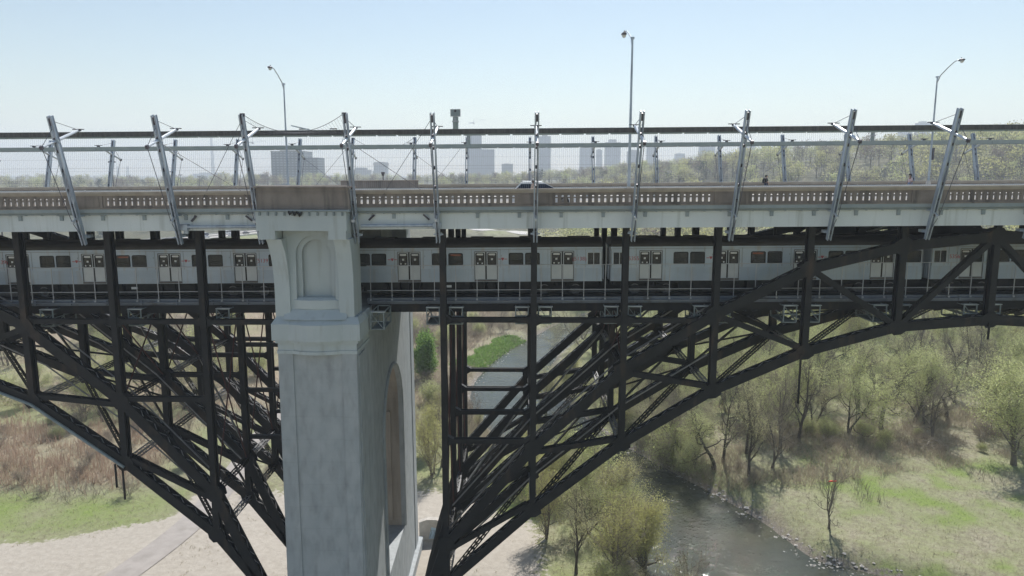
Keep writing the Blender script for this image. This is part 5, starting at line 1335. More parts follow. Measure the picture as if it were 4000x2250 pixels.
put_tree('ol2', 8.6, 79.0, 9.5, 'pale olive tree on the left river bank below the right arch', 2.2)
put_tree('ol2', 12.2, 74.0, 8.0, 'olive tree right behind the full yellow-green one at the river edge', 4.2)
rt = put_tree('bare2', 34.2, 76.6, 8.6, 'small bare tree on the right river bank with a red scrap caught in its top', .6, wide=.75)
_cv = np.array([v.co for v in [c for c in rt.children if c.name.startswith('trunk')][0].data.vertices]); _j = int(np.argmax(_cv[:, 2] - 2.5 * np.hypot(_cv[:, 0], _cv[:, 1]))); _c, _s = math.cos(.6), math.sin(.6); _p = _cv[_j] * np.array(rt.scale)
t = thing('kite_scrap', 'bright red scrap of cloth caught in the top of a bare tree', 'kite', (34.2 + _p[0] * _c - _p[1] * _s, 76.6 + _p[0] * _s + _p[1] * _c, rt.location.z + _p[2] - .05))
t.scale = (.62, .62, .8)
MB().loft([[(-.7, -.05, -.05), (-.7, .05, -.05), (-.7, .05, .05), (-.7, -.05, .05)], [(-.1, -.12, .0), (-.1, .12, .0), (-.1, .12, .16), (-.1, -.12, .16)], [(.3, -.1, .02), (.3, .1, .02), (.3, .1, .12), (.3, -.1, .12)], [(.8, -.04, .08), (.8, .04, .08), (.8, .04, .14), (.8, -.04, .14)]]).build('scrap', mat('red_cloth', (.75, .06, .04), rough=.8), t)
put_tree('bare1', 27.6, 95.5, 13.0, 'tall bare tree left of the slender one, its top against the arch', 2.5, wide=.75)
put_tree('ol1', 31.6, 98.0, 15.0, 'tall olive tree just behind the slender one on the right bank', 1.5, wide=.8)
put_tree('bare2', 36.8, 99.5, 13.5, 'bare forked tree between the slender tree and the leaning tree', .9, wide=.85)
put_tree('bare1', 40.6, 103.0, 14.0, 'tall dark bare tree left of the heap of dead branches', 3.4, wide=.8)
put_tree('bare2', 21.0, 99.0, 10.5, 'low bare forked tree hanging over the river bend', 5.1)
put_tree('bare2', 60.5, 104.0, 11.5, 'bare forked tree between the crooked tree and the right edge', 4.6)
put_tree('crook', 54.5, 107.0, 13.5, 'crooked dark-trunked tree leaning right in the middle of the right bank', 2.6)
put_tree('lime2', 49.5, 107.0, 13, 'thick leaning tree beside a pile of dead branches on the right bank', 4.0)
put_tree('ol2', 45.0, 110.0, 12, 'slanting olive tree left of the thick leaning tree', 1.2)
put_tree('ol1', 29.6, 90.5, 14.5, 'tall slender tree on the right river bank, above the bank roots', .5, wide=.7)
put_tree('crook', 25.8, 93.0, 11.0, 'tangled tree bending over the river with hanging roots', 5.5)
put_tree('ol2', 23.2, 96.5, 10.5, 'olive tree leaning over the far bend of the river', 3.3)
put_tree('bare2', 33.5, 93.0, 10.5, 'bare forked tree a little right of the tall slender tree', 2.1)
put_tree('lime1', 66.8, 95.5, 15.5, 'big pale green tree with twin dark trunks at the right edge', 1.7, wide=1.15)
put_tree('lime2', 70.5, 101, 15, 'pale green tree leaning at the far right edge, behind the big one', .2, wide=1.1)
put_tree('lime1', 62.0, 112, 13, 'pale green tree between the crooked tree and the big one at the right edge', 3.9)
put_tree('bare1', 68.0, 128, 13, 'dark bare tree on a patch of pale ground below the arch crown', 2.7)
put_tree('green', -17.6, 135, 10, 'bright green bushy tree showing just right of the pier', 1.0)
put_tree('yel2', -11.2, 90.5, 8.4, 'yellow-green tree just right of the pier, low on the river bank', .7)
put_tree('bare1', -10.3, 94, 8.5, 'slim bare tree just right of the pier', 4.4)
put_tree('yel1', -13.0, 99, 8.0, 'yellow-green tree behind the slim bare tree by the pier', 2.9)
put_tree('yel2', 4.6, 121, 9.0, 'yellow bush-like tree on the right bank of the far river bend', 3.0)
put_tree('yel1', 8.8, 128, 9.5, 'yellow tree right of the far river bend, under the upper arch chord', 1.9)
put_tree('ol2', -56, 118, 14, 'olive tree at the left edge below the arch', .9)
put_tree('lime2', -63, 122, 13, 'pale green tree at the left edge, half cut by the frame', 2.4)
put_tree('lime1', -66, 112, 11, 'low pale green tree at the left edge above the reeds', 2.0)
# --- groups: rows of trees through the valley, labelled by their place in the row
def row(keys, pts, what, where, hr, group):
    pts = sorted(pts, key=lambda p: p[0] / p[1])
    for i, (x, y) in enumerate(pts):
        k = keys[int(RNG.integers(len(keys)))]
        kind = {'lime1': 'pale green', 'lime2': 'pale green forked', 'yel1': 'yellow-green', 'yel2': 'loose yellow-green', 'ol1': 'olive', 'ol2': 'olive forked', 'bare1': 'bare', 'bare2': 'bare forked', 'crook': 'crooked', 'shrub1': 'bare brown', 'shrub2': 'leafing', 'green': 'bright green'}[k]
        put_tree(k, x, y, RNG.uniform(*hr), f'{kind} {what}, {ordw(i + 1)} from left {where}', group=group)
def scatter(n, x0, x1, y0, y1, gap, keep=lambda x, y: True, seed=0):
    r = np.random.default_rng(seed); out = []; tries = 0
    while len(out) < n and tries < 6000:
        tries += 1; x = r.uniform(x0, x1); y = r.uniform(y0, y1)
        if keep(x, y) and all((x - a) ** 2 + (y - b) ** 2 > gap * gap for a, b in out): out.append((x, y))
    return out
dry_bank = lambda x, y: float(rd(x, y)) > 2.5
def vis(a, b): return lambda x, y: a < x / y < b
row(['lime1', 'lime2', 'ol2', 'ol1', 'bare1', 'crook'], scatter(56, 18, 104, 106, 142, 4.2, lambda x, y: dry_bank(x, y) and x / y < .76 and y > 104 + .10 * x, 1), 'tree', 'in first row behind the meadow', (9, 14), 'trees behind the right meadow')
row(['lime1', 'lime2', 'yel2', 'bare2', 'ol2', 'lime1'], scatter(80, 8, 152, 140, 200, 5.0, lambda x, y: dry_bank(x, y) and x / y < .76, 2), 'tree', 'in second row behind the meadow', (10, 15), 'trees farther behind the right meadow')
row(['lime1', 'lime2', 'ol1', 'lime1', 'ol2', 'bare2'], scatter(84, 0, 210, 196, 290, 7.0, lambda x, y: dry_bank(x, y) and x / y < .76, 3), 'tree', 'along the far side of the valley', (11, 16), 'trees along the far side of the valley')
row(['shrub1', 'shrub1', 'shrub2', 'shrub1', 'bare2', 'yel2'], scatter(74, -40, 3, 104, 190, 2.6, lambda x, y: float(rd(x, y)) > 2 and abs(float(pd(x, y))) > 3 and x / y > -.20 and not (float(rd(x, y)) < 9.5 and 128 < y < 176), 4), 'shrub', 'between the pier and the river', (2.6, 5), 'shrubs between the pier and the river')
row(['shrub2', 'ol2', 'lime2', 'yel2', 'shrub1'], scatter(44, -130, -44, 112, 190, 5, lambda x, y: -.76 < x / y < -.36, 5), 'tree', 'in the thicket behind the reeds', (5, 10), 'thicket behind the reeds')
row(['shrub1', 'bare1', 'shrub1', 'shrub2', 'ol1'], scatter(70, -200, -20, 190, 300, 7, vis(-.76, -.08), 6), 'shrub', 'on the brown slope behind the left arch', (3, 7.5), 'shrubs on the brown slope behind the left arch')
row(['shrub1', 'shrub1', 'shrub2'], scatter(34, 18, 72, 84, 108, 2.2, lambda x, y: .8 < float(rd(x, y)) and y > 86 + .2 * (x - 22) and (float(rd(x, y)) < 9 or y > 97), 7), 'shrub', 'in the brush behind the right bank', (1.4, 3.2), 'brush behind the right river bank')
row(['yel2', 'ol2', 'shrub2', 'lime2'], scatter(26, 0, 24, 80, 122, 2.8, lambda x, y: .8 < float(rd(x, y)) < 9, 8), 'tree', 'along the river under the right arch', (4, 9), 'small trees along the river under the right arch')
row(['shrub1', 'shrub2', 'shrub1'], scatter(24, -36, -17, 84, 150, 3.4, lambda x, y: float(pd(x, y)) > 3.5 and x / y < -.22, 9), 'shrub', 'beyond the path left of the pier', (1.2, 2.6), 'low shrubs beyond the path')
row(['shrub1', 'shrub1', 'shrub1', 'shrub2'], scatter(26, -88, -43, 82, 116, 3.6, lambda x, y: -.76 < x / y < -.46, 31), 'shrub', 'standing in the reeds at the left', (1.4, 3.0), 'shrubs standing in the reeds at the left')
# ------------------------------------------------------------------ far woods on the valley slopes
def lowpoly(seed, h, crown_w, n, sz, bare):
    rng = np.random.default_rng(seed); nb = NB(); top = h
    ntube(nb, [(0, 0, -.5), (rng.normal() * .2, rng.normal() * .2, h * .45), (rng.normal() * .4, rng.normal() * .4, h * .85)], [h * .022, h * .014, h * .004], 4, 0)
    cl = []
    for j in range(11):
        a = rng.uniform(0, 6.28); f = rng.uniform(.15, 1); z = h * (.40 + .5 * rng.random()); r = crown_w * .5 * f * math.sin(min(1, (1.02 - z / h) * 2.1) * 1.5)
        c = np.array([r * math.cos(a), r * math.sin(a), z]); cl.append(c)
        ntube(nb, [(0, 0, z * .62), (c[0] * .6, c[1] * .6, z * .86), tuple(c)], [h * .008, h * .005, h * .002], 3, 0)
        for q in range(6 if bare else 3):
            e = c + rng.normal(size=3) * np.array([1, 1, .8]) * crown_w * .16; s = rng.normal(size=3) * .035 * h / 12; b = c * np.array([.5, .5, .86])
            nb.add(np.array([b - s, b + s, e + s * .4, e - s * .4]), np.array([[0, 1, 2, 3]]), 0)
    cl = np.array(cl); C = cl[rng.integers(len(cl), size=n)] + rng.normal(size=(n, 3)) * np.array([crown_w * .15, crown_w * .15, h * .075]); quads(nb, C, sz, rng, 1)
    return nb.arrays()
LP = [lowpoly(30 + i, 12, 8.5 + (i % 3), 420, .40, False) for i in range(4)] + [lowpoly(50 + i, 12, 9, 150, .26, True) for i in range(3)]
def wood(name, pts, heights, palette, label, seed):
    rng = np.random.default_rng(seed); Vs, Fs, Ms = [], [], []; o = 0
    for (x, y), h in zip(pts, heights):
        V, F, Mi = LP[int(rng.integers(len(LP)))]; a = rng.uniform(0, 6.28); k = h / 12; w = k * rng.uniform(.85, 1.25)
        c, s = math.cos(a), math.sin(a); P = np.column_stack([(V[:, 0] * c - V[:, 1] * s) * w + x, (V[:, 0] * s + V[:, 1] * c) * w + y, V[:, 2] * k + G1(x, y)])
        leaf = 1 + int(rng.choice(len(palette), p=[q[1] for q in palette]))
        Vs.append(P); Fs.append(F + o); Ms.append(np.where(Mi == 0, 0, leaf)); o += len(V)
    me = numpy_mesh(name, np.concatenate(Vs), np.concatenate(Fs), [M['bark']] + [M[q[0]] for q in palette], np.concatenate(Ms))
    return tag(link(name, me), label, 'wood', kind='stuff')
def slope_pts(n, seed, xf, yr):
    r = np.random.default_rng(seed); out = []
    while len(out) < n:
        y = r.uniform(*yr); x = r.uniform(*xf) * y
        if float(samp(G_HD, x, y)) < 0: continue
        out.append((x, y))
    return out
r_ = np.random.default_rng(77)
pal_r = [('leaf_olive', .30), ('leaf_brown', .13), ('leaf_yellow', .22), ('leaf_lime', .35)]
pal_l = [('leaf_brown', .36), ('leaf_olive', .40), ('leaf_lime', .18), ('leaf_dark', .06)]
p = slope_pts(1050, 1, (.06, .86), (300, 640)); wood('wood', p, r_.uniform(11, 18, len(p)), pal_r, 'hazy spring wood covering the hillside on the right', 1)
p = slope_pts(480, 2, (-.20, .30), (520, 820)); wood('wood', p, r_.uniform(9, 15, len(p)), pal_l, 'hazy grey-green wood on the far slope in the middle', 2)
p = slope_pts(520, 3, (-.86, -.18), (470, 900)); wood('wood', p, r_.uniform(9, 16, len(p)), pal_l, 'hazy brown-grey wood on the far slope on the left', 3)
p = slope_pts(700, 4, (-.85, .85), (900, 1900)); wood('wood', p, r_.uniform(10, 17, len(p)), pal_l, 'farthest hazy belt of trees along the horizon', 4)
# larger hillside trees that stand out of the wood
HT = []
def hill_proto(i, leafm, bare):
    V, F, Mi = lowpoly(90 + i, 14, 10.5, 1100 if not bare else 500, .27 if not bare else .17, bare)
    t = thing('hillside_tree', '', 'tree', group='trees standing out on the right hillside')
    # trunk and crown as separate parts
    a = F[Mi == 0]; b = F[Mi == 1]
    for nm, q, m in (('trunk', a, M['bark_dark']), ('crown', b, M[leafm])):
        ids, inv = np.unique(q, return_inverse=True); link(nm, numpy_mesh(nm, V[ids], inv.reshape(q.shape), m), t)
    t['_new'] = 1; return t
HT = [('yellow-green', hill_proto(0, 'leaf_yellow', False)), ('olive', hill_proto(1, 'leaf_olive', False)), ('pale green', hill_proto(2, 'leaf_lime', False)), ('bare brown', hill_proto(3, 'leaf_brown', True)), ('yellow', hill_proto(4, 'leaf_yellow', False))]
pts = scatter(74, .02, .86, 270, 440, .0, lambda x, y: True, 21); pts = [(a * b, b) for a, b in pts]
pts = [q for q in pts if float(samp(G_HD, q[0], q[1])) > 0]
for i, (x, y) in enumerate(sorted(pts, key=lambda p: p[0] / p[1])):
    nm, o = HT[int(RNG.integers(len(HT)))]
    if o.get('_new'): del o['_new']
    else: o = dup(o)
    k = RNG.uniform(.85, 1.3); o.location = (x, y, G1(x, y)); o.scale = (k, k, k); o.rotation_euler = (0, 0, RNG.uniform(0, 6.28))
    o['label'] = f'{nm} tree standing out on the right hillside, {ordw(i + 1)} from left'
# conifer seen through the gap under the deck
def conifer(x, y, h, lab):
    rng = np.random.default_rng(int(x * 7) % 1000 + 3); tr, cr = NB(), NB(); ntube(tr, [(0, 0, -.3), (0, 0, h * .5), (0, 0, h)], [.22, .14, .02], 6)
    C = []
    for z in np.linspace(.08, 1, 26):
        r = (1 - z) * h * .26 + .1; n = int(26 + 60 * (1 - z)); a = rng.uniform(0, 6.28, n); rr = r * rng.uniform(.25, 1.05, n); C.append(np.column_stack([rr * np.cos(a), rr * np.sin(a), z * h - rr * .35 + rng.normal(size=n) * .15]))
    quads(cr, np.concatenate(C), .34, rng, 1)
    t = thing('conifer', lab, 'tree', (x, y, G1(x, y))); V, F, _ = tr.arrays(); link('trunk', numpy_mesh('trunk', V, F, M['bark_dark']), t); V, F, _ = cr.arrays(); link('crown', numpy_mesh('crown', V, F, M['leaf_dark']), t)
conifer(24, 395, 11, 'dark green conifer seen through the gap under the deck right of the pier')
conifer(-250, 440, 15, 'pointed dark conifer above the far parapet at the left')

# ------------------------------------------------------------------ ground cover
def blades(name, pts, hr, wr, m, label, cat, seed, lean=.35, per=1):
    rng = np.random.default_rng(seed); P = np.repeat(np.asarray(pts), per, 0); n = len(P); P = P + rng.normal(size=P.shape) * .12 * (per > 1); z = ground(P[:, 0], P[:, 1]) - .03
    B = np.column_stack([P, z]); a = rng.uniform(0, 6.28, n); w = rng.uniform(*wr, n)[:, None]; h = rng.uniform(*hr, n)
    s = np.column_stack([np.cos(a), np.sin(a), np.zeros(n)]) * w; t = np.column_stack([rng.normal(size=n) * lean * h, rng.normal(size=n) * lean * h, h])
    mid = B + t * np.array([.4, .4, .55]); V = np.stack([B - s, B + s, mid + s * .7, mid - s * .7, B + t + s * .15, B + t - s * .15], 1).reshape(-1, 3)
    I = np.arange(n * 6).reshape(n, 6); F = np.concatenate([I[:, [0, 1, 2, 3]], I[:, [3, 2, 4, 5]]])
    return tag(link(name, numpy_mesh(name, V, F, m)), label, cat, kind='stuff')
def pick(n, x0, x1, y0, y1, cond, seed):
    r = np.random.default_rng(seed); x = r.uniform(x0, x1, n * 3); y = y0 + (y1 - y0) * r.random(n * 3) ** 1.15
    k = cond(x, y, r.random(n * 3)); return np.column_stack([x, y])[k][:n]
def mk(x, y): return masks(x, y)
def free(x, y): return (rd(x, y) > 1.6) & (pd(x, y) > 2.4)
blades('reeds', pick(8000, -90, -42, 84, 120, lambda x, y, r: free(x, y) & (mk(x, y)['brown'] * 1.1 > r) & (vnoise(x, y, 3.1, 31) * .6 + vnoise(x, y, 9, 33) * .4 > .42), 1), (.5, 1.7), (.015, .04), M['reed'], 'dense dry brown reeds covering the wet ground at the left', 'reeds', 1, .25, 2)
blades('dry_grass', pick(34000, -75, 80, 66, 150, lambda x, y, r: free(x, y) & (mk(x, y)['sand'] < .25) & (mk(x, y)['green'] < .55 + .2 * r), 2), (.10, .42), (.010, .028), M['straw'], 'matted straw-coloured dry grass over the valley floor', 'grass', 2, .7, 2)
blades('green_grass', pick(30000, -75, 80, 68, 170, lambda x, y, r: free(x, y) & (mk(x, y)['sand'] < .25) & (mk(x, y)['green'] > .42 + .25 * r), 3), (.06, .24), (.010, .026), M['grass'], 'fresh green grass patches over the valley floor', 'grass', 3, .5, 2)
blades('weeds', pick(900, -75, 4, 64, 92, lambda x, y, r: (pd(x, y) > 2.0) & (mk(x, y)['sand'] > .5) & (vnoise(x, y, 3.3, 71) > .62 + .2 * r), 9), (.06, .26), (.012, .03), M['straw'], 'sparse dry weeds growing on the bare sandy ground', 'weeds', 9, .6, 6)
blades('ivy_bank', pick(9000, -16, 6, 126, 178, lambda x, y, r: (samp(G_RS, x, y) > 0) & (rd(x, y) > 1.0) & (rd(x, y) < 5 + 3.5 * vnoise(x, y, 5, 88)) & (y > 145) & (y < 174), 4), (.2, .6), (.04, .10), M['leaf_green'], 'bright green ground cover on the left river bank behind the arch', 'ground cover', 4, .6, 2)
blades('brush', pick(9000, -60, 90, 82, 230, lambda x, y, r: free(x, y) & (vnoise(x, y, 6, 44) > .62) & (mk(x, y)['sand'] < .2), 5), (.5, 1.8), (.012, .03), M['twig'], 'low tangled bare brush scattered over the valley floor', 'brush', 5, .55, 3)
sparse = lambda x, y: vnoise(x, y, 4.5, 51) * .6 + vnoise(x, y, 11, 52) * .4
blades('thicket', pick(15000, -42, 6, 100, 215, lambda x, y, r: (rd(x, y) > 2) & (pd(x, y) > 3) & (sparse(x, y) > .42) & ~((samp(G_RS, x, y) > 0) & (rd(x, y) < 8) & (y > 143) & (y < 176)), 6), (.5, 2.3), (.010, .026), M['scrub'], 'dense bare pinkish-brown thicket between the pier and the river', 'thicket', 6, .45, 3)
blades('thicket', pick(15000, -150, -20, 118, 260, lambda x, y, r: (pd(x, y) > 3) & (sparse(x, y) > .45), 7), (.4, 1.8), (.012, .03), M['scrub'], 'bare brown scrub on the open ground behind the left arch', 'thicket', 7, .5, 3)
blades('thicket', pick(9000, 16, 95, 84, 125, lambda x, y, r: (rd(x, y) > .6) & (sparse(x, y) > .47) & (y > 84 + .3 * np.maximum(x - 26, 0)), 8), (.4, 1.7), (.010, .025), M['scrub'], 'tangled dead brush along the right river bank', 'thicket', 8, .7, 3)
# stones along the water edge
def stones():
    rng = np.random.default_rng(5); m = MB(); V0 = np.array([(1, 0, 0), (-1, 0, 0), (0, 1, 0), (0, -1, 0), (0, 0, .7), (0, 0, -.7)]); F0 = [(0, 2, 4), (2, 1, 4), (1, 3, 4), (3, 0, 4), (2, 0, 5), (1, 2, 5), (3, 1, 5), (0, 3, 5)]
    for k in range(1500):
        i = int(rng.integers(20, len(RIVS) - 30)); t = RIVS[i + 1, :2] - RIVS[i, :2]; t /= np.linalg.norm(t); s = rng.choice((-1, 1)); o = RIVS[i, 2] / 2 + rng.normal() * .7 + .9
        x, y = RIVS[i, 0] - t[1] * o * s + rng.normal() * .4, RIVS[i, 1] + t[0] * o * s + rng.normal() * .4
        r = rng.uniform(.08, .3) * (1.6 if rng.random() < .05 else 1); a = rng.uniform(0, 6.28); z = max(G1(x, y), WATER - .05)
        P = V0 * r * rng.uniform(.7, 1.2, (6, 1)); P = np.column_stack([P[:, 0] * math.cos(a) - P[:, 1] * math.sin(a) + x, P[:, 0] * math.sin(a) + P[:, 1] * math.cos(a) + y, P[:, 2] * .6 + z])
        m.add(P, F0)
    tag(m.build('shore_stones', M['rubble']), 'pale stones scattered along the water edge', 'stones', kind='stuff')
stones()
# driftwood heaps on the right bank
for j, (cx, cy, n, lab) in enumerate(((44.5, 108.5, 46, 'heap of dead branches piled up beside the leaning tree'), (59.5, 101.5, 30, 'scatter of bleached logs below the crooked tree'), (67.0, 78.0, 26, 'pile of cut branches at the right edge of the meadow'))):
    rng = np.random.default_rng(60 + j); t = thing('branch_pile', lab, 'branch pile', (cx, cy, G1(cx, cy)))
    m = MB()
    for k in range(n):
        a = rng.uniform(0, 3.14); L = rng.uniform(.8, 3.2); x, y = rng.normal() * 1.6, rng.normal() * 1.0; z = rng.uniform(.05, 1.0) * math.exp(-(x * x + y * y) / 4)
        dx, dy, dz = math.cos(a) * L / 2, math.sin(a) * L / 2, rng.normal() * .25
        m.tube([(x - dx, y - dy, z - dz * .5 + .1), (x + rng.normal() * .1, y + rng.normal() * .1, z + .15), (x + dx, y + dy, z + dz + .12)], [.07, .06, .025], 5)
    m.build('branches', M['twig'], t)
# half-buried culvert and painted wall at the foot of the pier
t = thing('concrete_wall', 'low concrete wall with a pale blue painted patch at the foot of the pier', 'wall', (-8.3, 73.2, G1(-8, 73)))
m = MB(); m.prism([(-2.2, 0, -.4), (1.2, 0, -.4), (1.2, 0, 1.1), (.6, 0, 1.9), (-.4, 0, 2.3), (-1.4, 0, 2.3), (-2.2, 0, 2.0)], (0, .7, 0)); m.build('wall', M['culvert'], t)
MB().prism([(-1.2, -.006, .2), (.8, -.006, .2), (.7, -.006, 1.1), (-.9, -.006, 1.5)], (0, .003, 0)).build('painted_patch', mat('pale_blue_paint', (.45, .58, .68), rough=.7), t)
m = MB()
for k in range(6): m.tube([(-1.1 + .33 * k, -.012, .3), (-.9 + .33 * k, -.012, .9 - .03 * k), (-1.0 + .33 * k, -.012, 1.2 - .05 * k), (-.8 + .33 * k, -.012, 1.1 - .05 * k)], .018, 5)
m.build('graffiti_scrawl', M['black'], t)

# ------------------------------------------------------------------ city on the horizon
def facade(name, wall, glass, fw, fh, wx=.62, wy=.6):
    m, nt = new_mat(name); out = N(nt, 'ShaderNodeOutputMaterial'); p = N(nt, 'ShaderNodeBsdfPrincipled'); nt.links.new(p.outputs[0], out.inputs[0]); p.inputs['Roughness'].default_value = .6
    tc = N(nt, 'ShaderNodeTexCoord'); s = N(nt, 'ShaderNodeSeparateXYZ'); nt.links.new(tc.outputs['Object'], s.inputs[0])
    ad = N(nt, 'ShaderNodeMath', operation='ADD'); nt.links.new(s.outputs[0], ad.inputs[0]); nt.links.new(s.outputs[1], ad.inputs[1])
    def cell(v, size, th):
        d = N(nt, 'ShaderNodeMath', operation='DIVIDE'); nt.links.new(v, d.inputs[0]); d.inputs[1].default_value = size
        f = N(nt, 'ShaderNodeMath', operation='FRACT'); nt.links.new(d.outputs[0], f.inputs[0]); l = N(nt, 'ShaderNodeMath', operation='LESS_THAN'); l.inputs[1].default_value = th; nt.links.new(f.outputs[0], l.inputs[0]); return l.outputs[0]
    mu = N(nt, 'ShaderNodeMath', operation='MULTIPLY'); nt.links.new(cell(ad.outputs[0], fw, wx), mu.inputs[0]); nt.links.new(cell(s.outputs[2], fh, wy), mu.inputs[1])
    mx = N(nt, 'ShaderNodeMix', data_type='RGBA'); mx.inputs[6].default_value = rgba(wall); mx.inputs[7].default_value = rgba(glass); nt.links.new(mu.outputs[0], mx.inputs[0]); nt.links.new(mx.outputs[2], p.inputs['Base Color']); return m
FM = [facade('pale_tower_facade', (.22, .27, .32), (.05, .075, .10), 4, 3.1), facade('glass_tower_facade', (.13, .18, .24), (.05, .08, .11), 3, 3.3, .8, .75), facade('brown_block_facade', (.13, .16, .19), (.05, .065, .085), 4.5, 3.2, .6, .55), facade('slab_block_facade', (.105, .135, .165), (.30, .34, .38), 5, 3.4, .55, .35)]
M['roofing'] = mat('grey_roofing', (.16, .16, .165), (.2, .2, .2), rough=.9, scale=.2)
def ux(u, y): return ((u - 2000) / 2885 * 1.0125 - .0098) * y
def zt(v, y): return (680 - v) / 2885 * y
def tower(u0, u1, v, y, fm, lab, setback=None, balcony=False, crown=None, cat='tower', depth=None, step=None):
    x0, x1 = ux(u0, y), ux(u1, y); w = x1 - x0; zb = G1((x0 + x1) / 2, y) - 8; h = zt(v, y) - zb; d = depth or max(18, w * .7)
    t = thing('tower_block' if cat == 'tower' else 'building', lab, cat, ((x0 + x1) / 2, y, zb))
    hh = h - (h * .04 if setback is None else setback)
    MB().box(-w / 2, w / 2, 0, d, 0, hh).build('wall', FM[fm], t)
    m = MB(); m.box(-w * .28, w * .22, d * .2, d * .8, hh + .002, h); 
    if crown: m.box(-w * .54, w * .54, -1, d + 1, hh * .86, hh * .985); m.box(-w * .5, w * .5, 0, d, hh + .002, hh + 1.2)
    m.box(-w / 2 - .3, w / 2 + .3, -.3, d + .3, hh + .003, hh + .9) if not crown else None
    m.build('roof_plant', M['roofing'], t)
    if balcony:
        m = MB(); z = 6
        while z < hh - 2: m.box(-w / 2 - 1.3, -w / 2 - .02, 2, d - 2, z, z + 1.1); m.box(w / 2 + .02, w / 2 + 1.3, 2, d - 2, z, z + 1.1); z += 3.4
        m.build('balcony_stack', M['walk'], t)
    if step:
        a, b, v2 = step; xa, xb = ux(a, y) - (x0 + x1) / 2, ux(b, y) - (x0 + x1) / 2; MB().box(xa, xb, 1, d * .9, 0, zt(v2, y) - zb).build('lower_wing', FM[fm], t)
    return t
tower(1080, 1208, 590, 1000, 3, 'broad dark slab block with pale balconies left of the pier mast', step=(1208.4, 1258, 618), cat='building', depth=40)
tower(1392, 1455, 664, 1900, 2, 'low stepped block in the haze just right of the pier', step=(1400, 1440, 656), cat='building')
tower(1472, 1522, 634, 1900, 0, 'pale tower with a flared top right of the stepped block', crown=True, step=(1466, 1471.6, 668))
tower(1832, 1883, 520, 2000, 1, 'tall hazy tower under a crane, directly behind the near beam', step=(1883.5, 1932, 586))
tower(1960, 2003, 640, 1900, 2, 'low dark block at the treeline right of the crane tower', cat='building')
tower(2103, 2146, 531, 2000, 0, 'tall slim tower with balconies right of the mast in the middle', balcony=True)
tower(2258, 2303, 577, 2200, 0, 'first of a pair of mid-height towers left of the tall lamp', balcony=True)
tower(2320, 2342, 585, 2500, 1, 'narrow pale tower hidden behind a far mast')
tower(2355, 2411, 548, 2200, 0, 'broad tower with a roof frame left of the tall lamp', balcony=True, setback=9)
tower(2439, 2487, 587, 2200, 2, 'mid-height tower standing behind the tall street lamp', setback=6)
tower(2512, 2541, 573, 2400, 1, 'flat-fronted tower just right of the tall street lamp')
tower(2620, 2655, 600, 2600, 1, 'small tower alone on the wooded skyline right of the tall lamp')
tower(2714, 2769, 573, 2300, 0, 'tower half sunk behind the hillside left of the eighth mast', balcony=True)
tower(2866, 2920, 570, 2600, 1, 'pale hazy tower top just above the hillside beside the eighth mast')
tower(3464, 3505, 505, 2300, 1, 'left one of two hazy towers over the right hillside')
tower(3528, 3571, 479, 2300, 1, 'right and taller one of two hazy towers over the right hillside')
tower(1272, 1386, 692, 1700, 1, 'long low hazy building just right of the pier block', cat='building', depth=20)
tower(1000, 1052, 683, 1200, 2, 'low hazy roofline just left of the dark slab block', cat='building')
tower(776, 889, 680, 3000, 1, 'long pale power plant building below the smokestack', cat='building', depth=60, step=(800, 880, 676))
tower(487, 540, 693, 2900, 1, 'very faint plant building below two thin chimneys at the left', cat='building', depth=40)
for u, v, w, y, lab in ((856, 543, 5.5, 3000, 'tall tapering smokestack in the haze left of the third mast'), (491, 655, 5, 2900, 'left one of two thin faint chimneys at the left'), (527, 655, 5, 2900, 'right one of two thin faint chimneys at the left')):
    x = ux(u, y); zb = -15; t = thing('smokestack', lab, 'chimney', (x, y, zb)); h = zt(v, y) - zb
    m = MB(); m.tube([(0, 0, 0), (0, 0, h * .5), (0, 0, h)], [w * 1.5, w * 1.1, w * .8], 14); m.build('shaft', M['walk'], t)
    MB().tube([(0, 0, h + .02), (0, 0, h + 2)], w * .86, 14).build('rim', M['roofing'], t)
def crane(u, v, y, lab, jib, ang):
    x = ux(u, y); zb = G1(x, y); h = zt(v, y) - zb; t = thing('tower_crane', lab, 'crane', (x, y, zb)); m = MB(); lattice(m, (0, 0, 0), (0, 0, h), 2.4, 2.4, n=24); m.build('mast', M['rail_metal'], t)
    m = MB(); e = Vector((math.cos(ang), 0, math.sin(ang))) * jib; lattice(m, (0, 0, h), (e.x, 0, h + e.z), 1.8, 1.8, n=18); m.beam((0, 0, h), (-jib * .3, 0, h - 1), 2, 2); m.build('jib', M['rail_metal'], t)
    MB().box(-2, 2, -2, 2, h - 4, h - .5).build('cab', M['walk'], t); m = MB(); m.tube([(0, 0, h), (0, 0, h + 11)], .5, 6); m.tube([(0, 0, h + 11), (e.x * .7, 0, h + e.z * .7)], .25, 5); m.build('apex', M['rail_metal'], t)
crane(1855, 486, 2000, 'pale tower crane rising above the near beam behind the control post', 46, .22)
crane(1014, 560, 1600, 'faint lattice tower crane just left of the pier block', 30, .1)
ROLL = 0.08; EXPO = 0.32
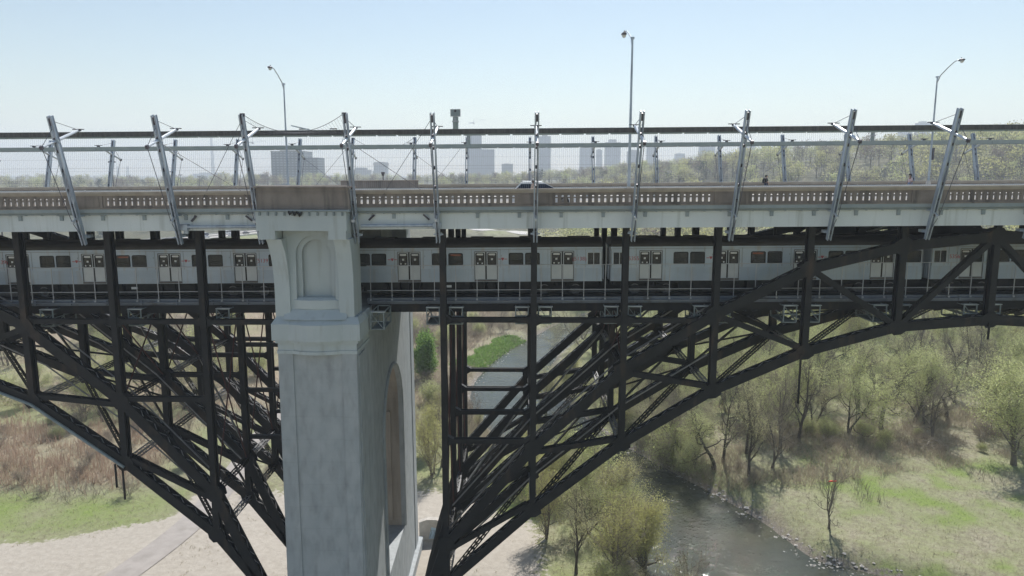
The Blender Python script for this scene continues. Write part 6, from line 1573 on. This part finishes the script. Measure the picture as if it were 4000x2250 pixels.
# ------------------------------------------------------------------ air, light, camera
SUN_EL, SUN_AZ = math.radians(47), math.radians(13)
m, nt = new_mat('haze_air'); out = N(nt, 'ShaderNodeOutputMaterial'); pv = N(nt, 'ShaderNodeVolumePrincipled')
pv.inputs['Color'].default_value = (.83, .90, 1.0, 1); pv.inputs['Density'].default_value = .00038; pv.inputs['Anisotropy'].default_value = .10
nt.links.new(pv.outputs[0], out.inputs['Volume'])
hz = MB().box(-4300, 4300, -140, 5700, -46, 210).build('haze', m); hz['kind'] = 'stuff'
w = bpy.data.worlds.new('World'); scene.world = w; w.use_nodes = True; nt = w.node_tree
for n in list(nt.nodes): nt.nodes.remove(n)
wo = N(nt, 'ShaderNodeOutputWorld'); bg = N(nt, 'ShaderNodeBackground'); sk = N(nt, 'ShaderNodeTexSky')
sk.sky_type = 'NISHITA'; sk.sun_disc = False; sk.sun_elevation = SUN_EL; sk.sun_rotation = SUN_AZ; sk.air_density = 1.2; sk.dust_density = .25; sk.ozone_density = .3
bg.inputs[1].default_value = .087
nt.links.new(sk.outputs[0], bg.inputs[0]); nt.links.new(bg.outputs[0], wo.inputs[0])
sl = bpy.data.lights.new('sun', 'SUN'); sl.energy = 5.0; sl.angle = math.radians(.53); sl.color = (1, .965, .91)
so = bpy.data.objects.new('sun', sl); COL.objects.link(so)
d = Vector((math.sin(SUN_AZ) * math.cos(SUN_EL), math.cos(SUN_AZ) * math.cos(SUN_EL), math.sin(SUN_EL)))
so.rotation_euler = d.to_track_quat('Z', 'Y').to_euler(); so.location = (0, 0, 60)
cd = bpy.data.cameras.new('camera'); cd.sensor_width = 36; cd.lens = 2885 / 4000 * 36; cd.clip_end = 12000; cd.clip_start = .5
co = bpy.data.objects.new('camera', cd); COL.objects.link(co); scene.camera = co
R_ = Matrix.Rotation(math.radians(.56), 4, 'Z') @ Matrix.Rotation(math.radians(90 - 8.77), 4, 'X') @ Matrix.Rotation(math.radians(ROLL), 4, 'Z')
co.matrix_world = R_
scene.view_settings.view_transform = 'Standard'; scene.view_settings.look = 'None'; scene.view_settings.exposure = EXPO; scene.view_settings.gamma = 1; scene.view_settings.use_curve_mapping = False
scene.cycles.volume_bounces = 2; scene.cycles.max_bounces = 8; scene.cycles.transparent_max_bounces = 16; scene.cycles.diffuse_bounces = 3
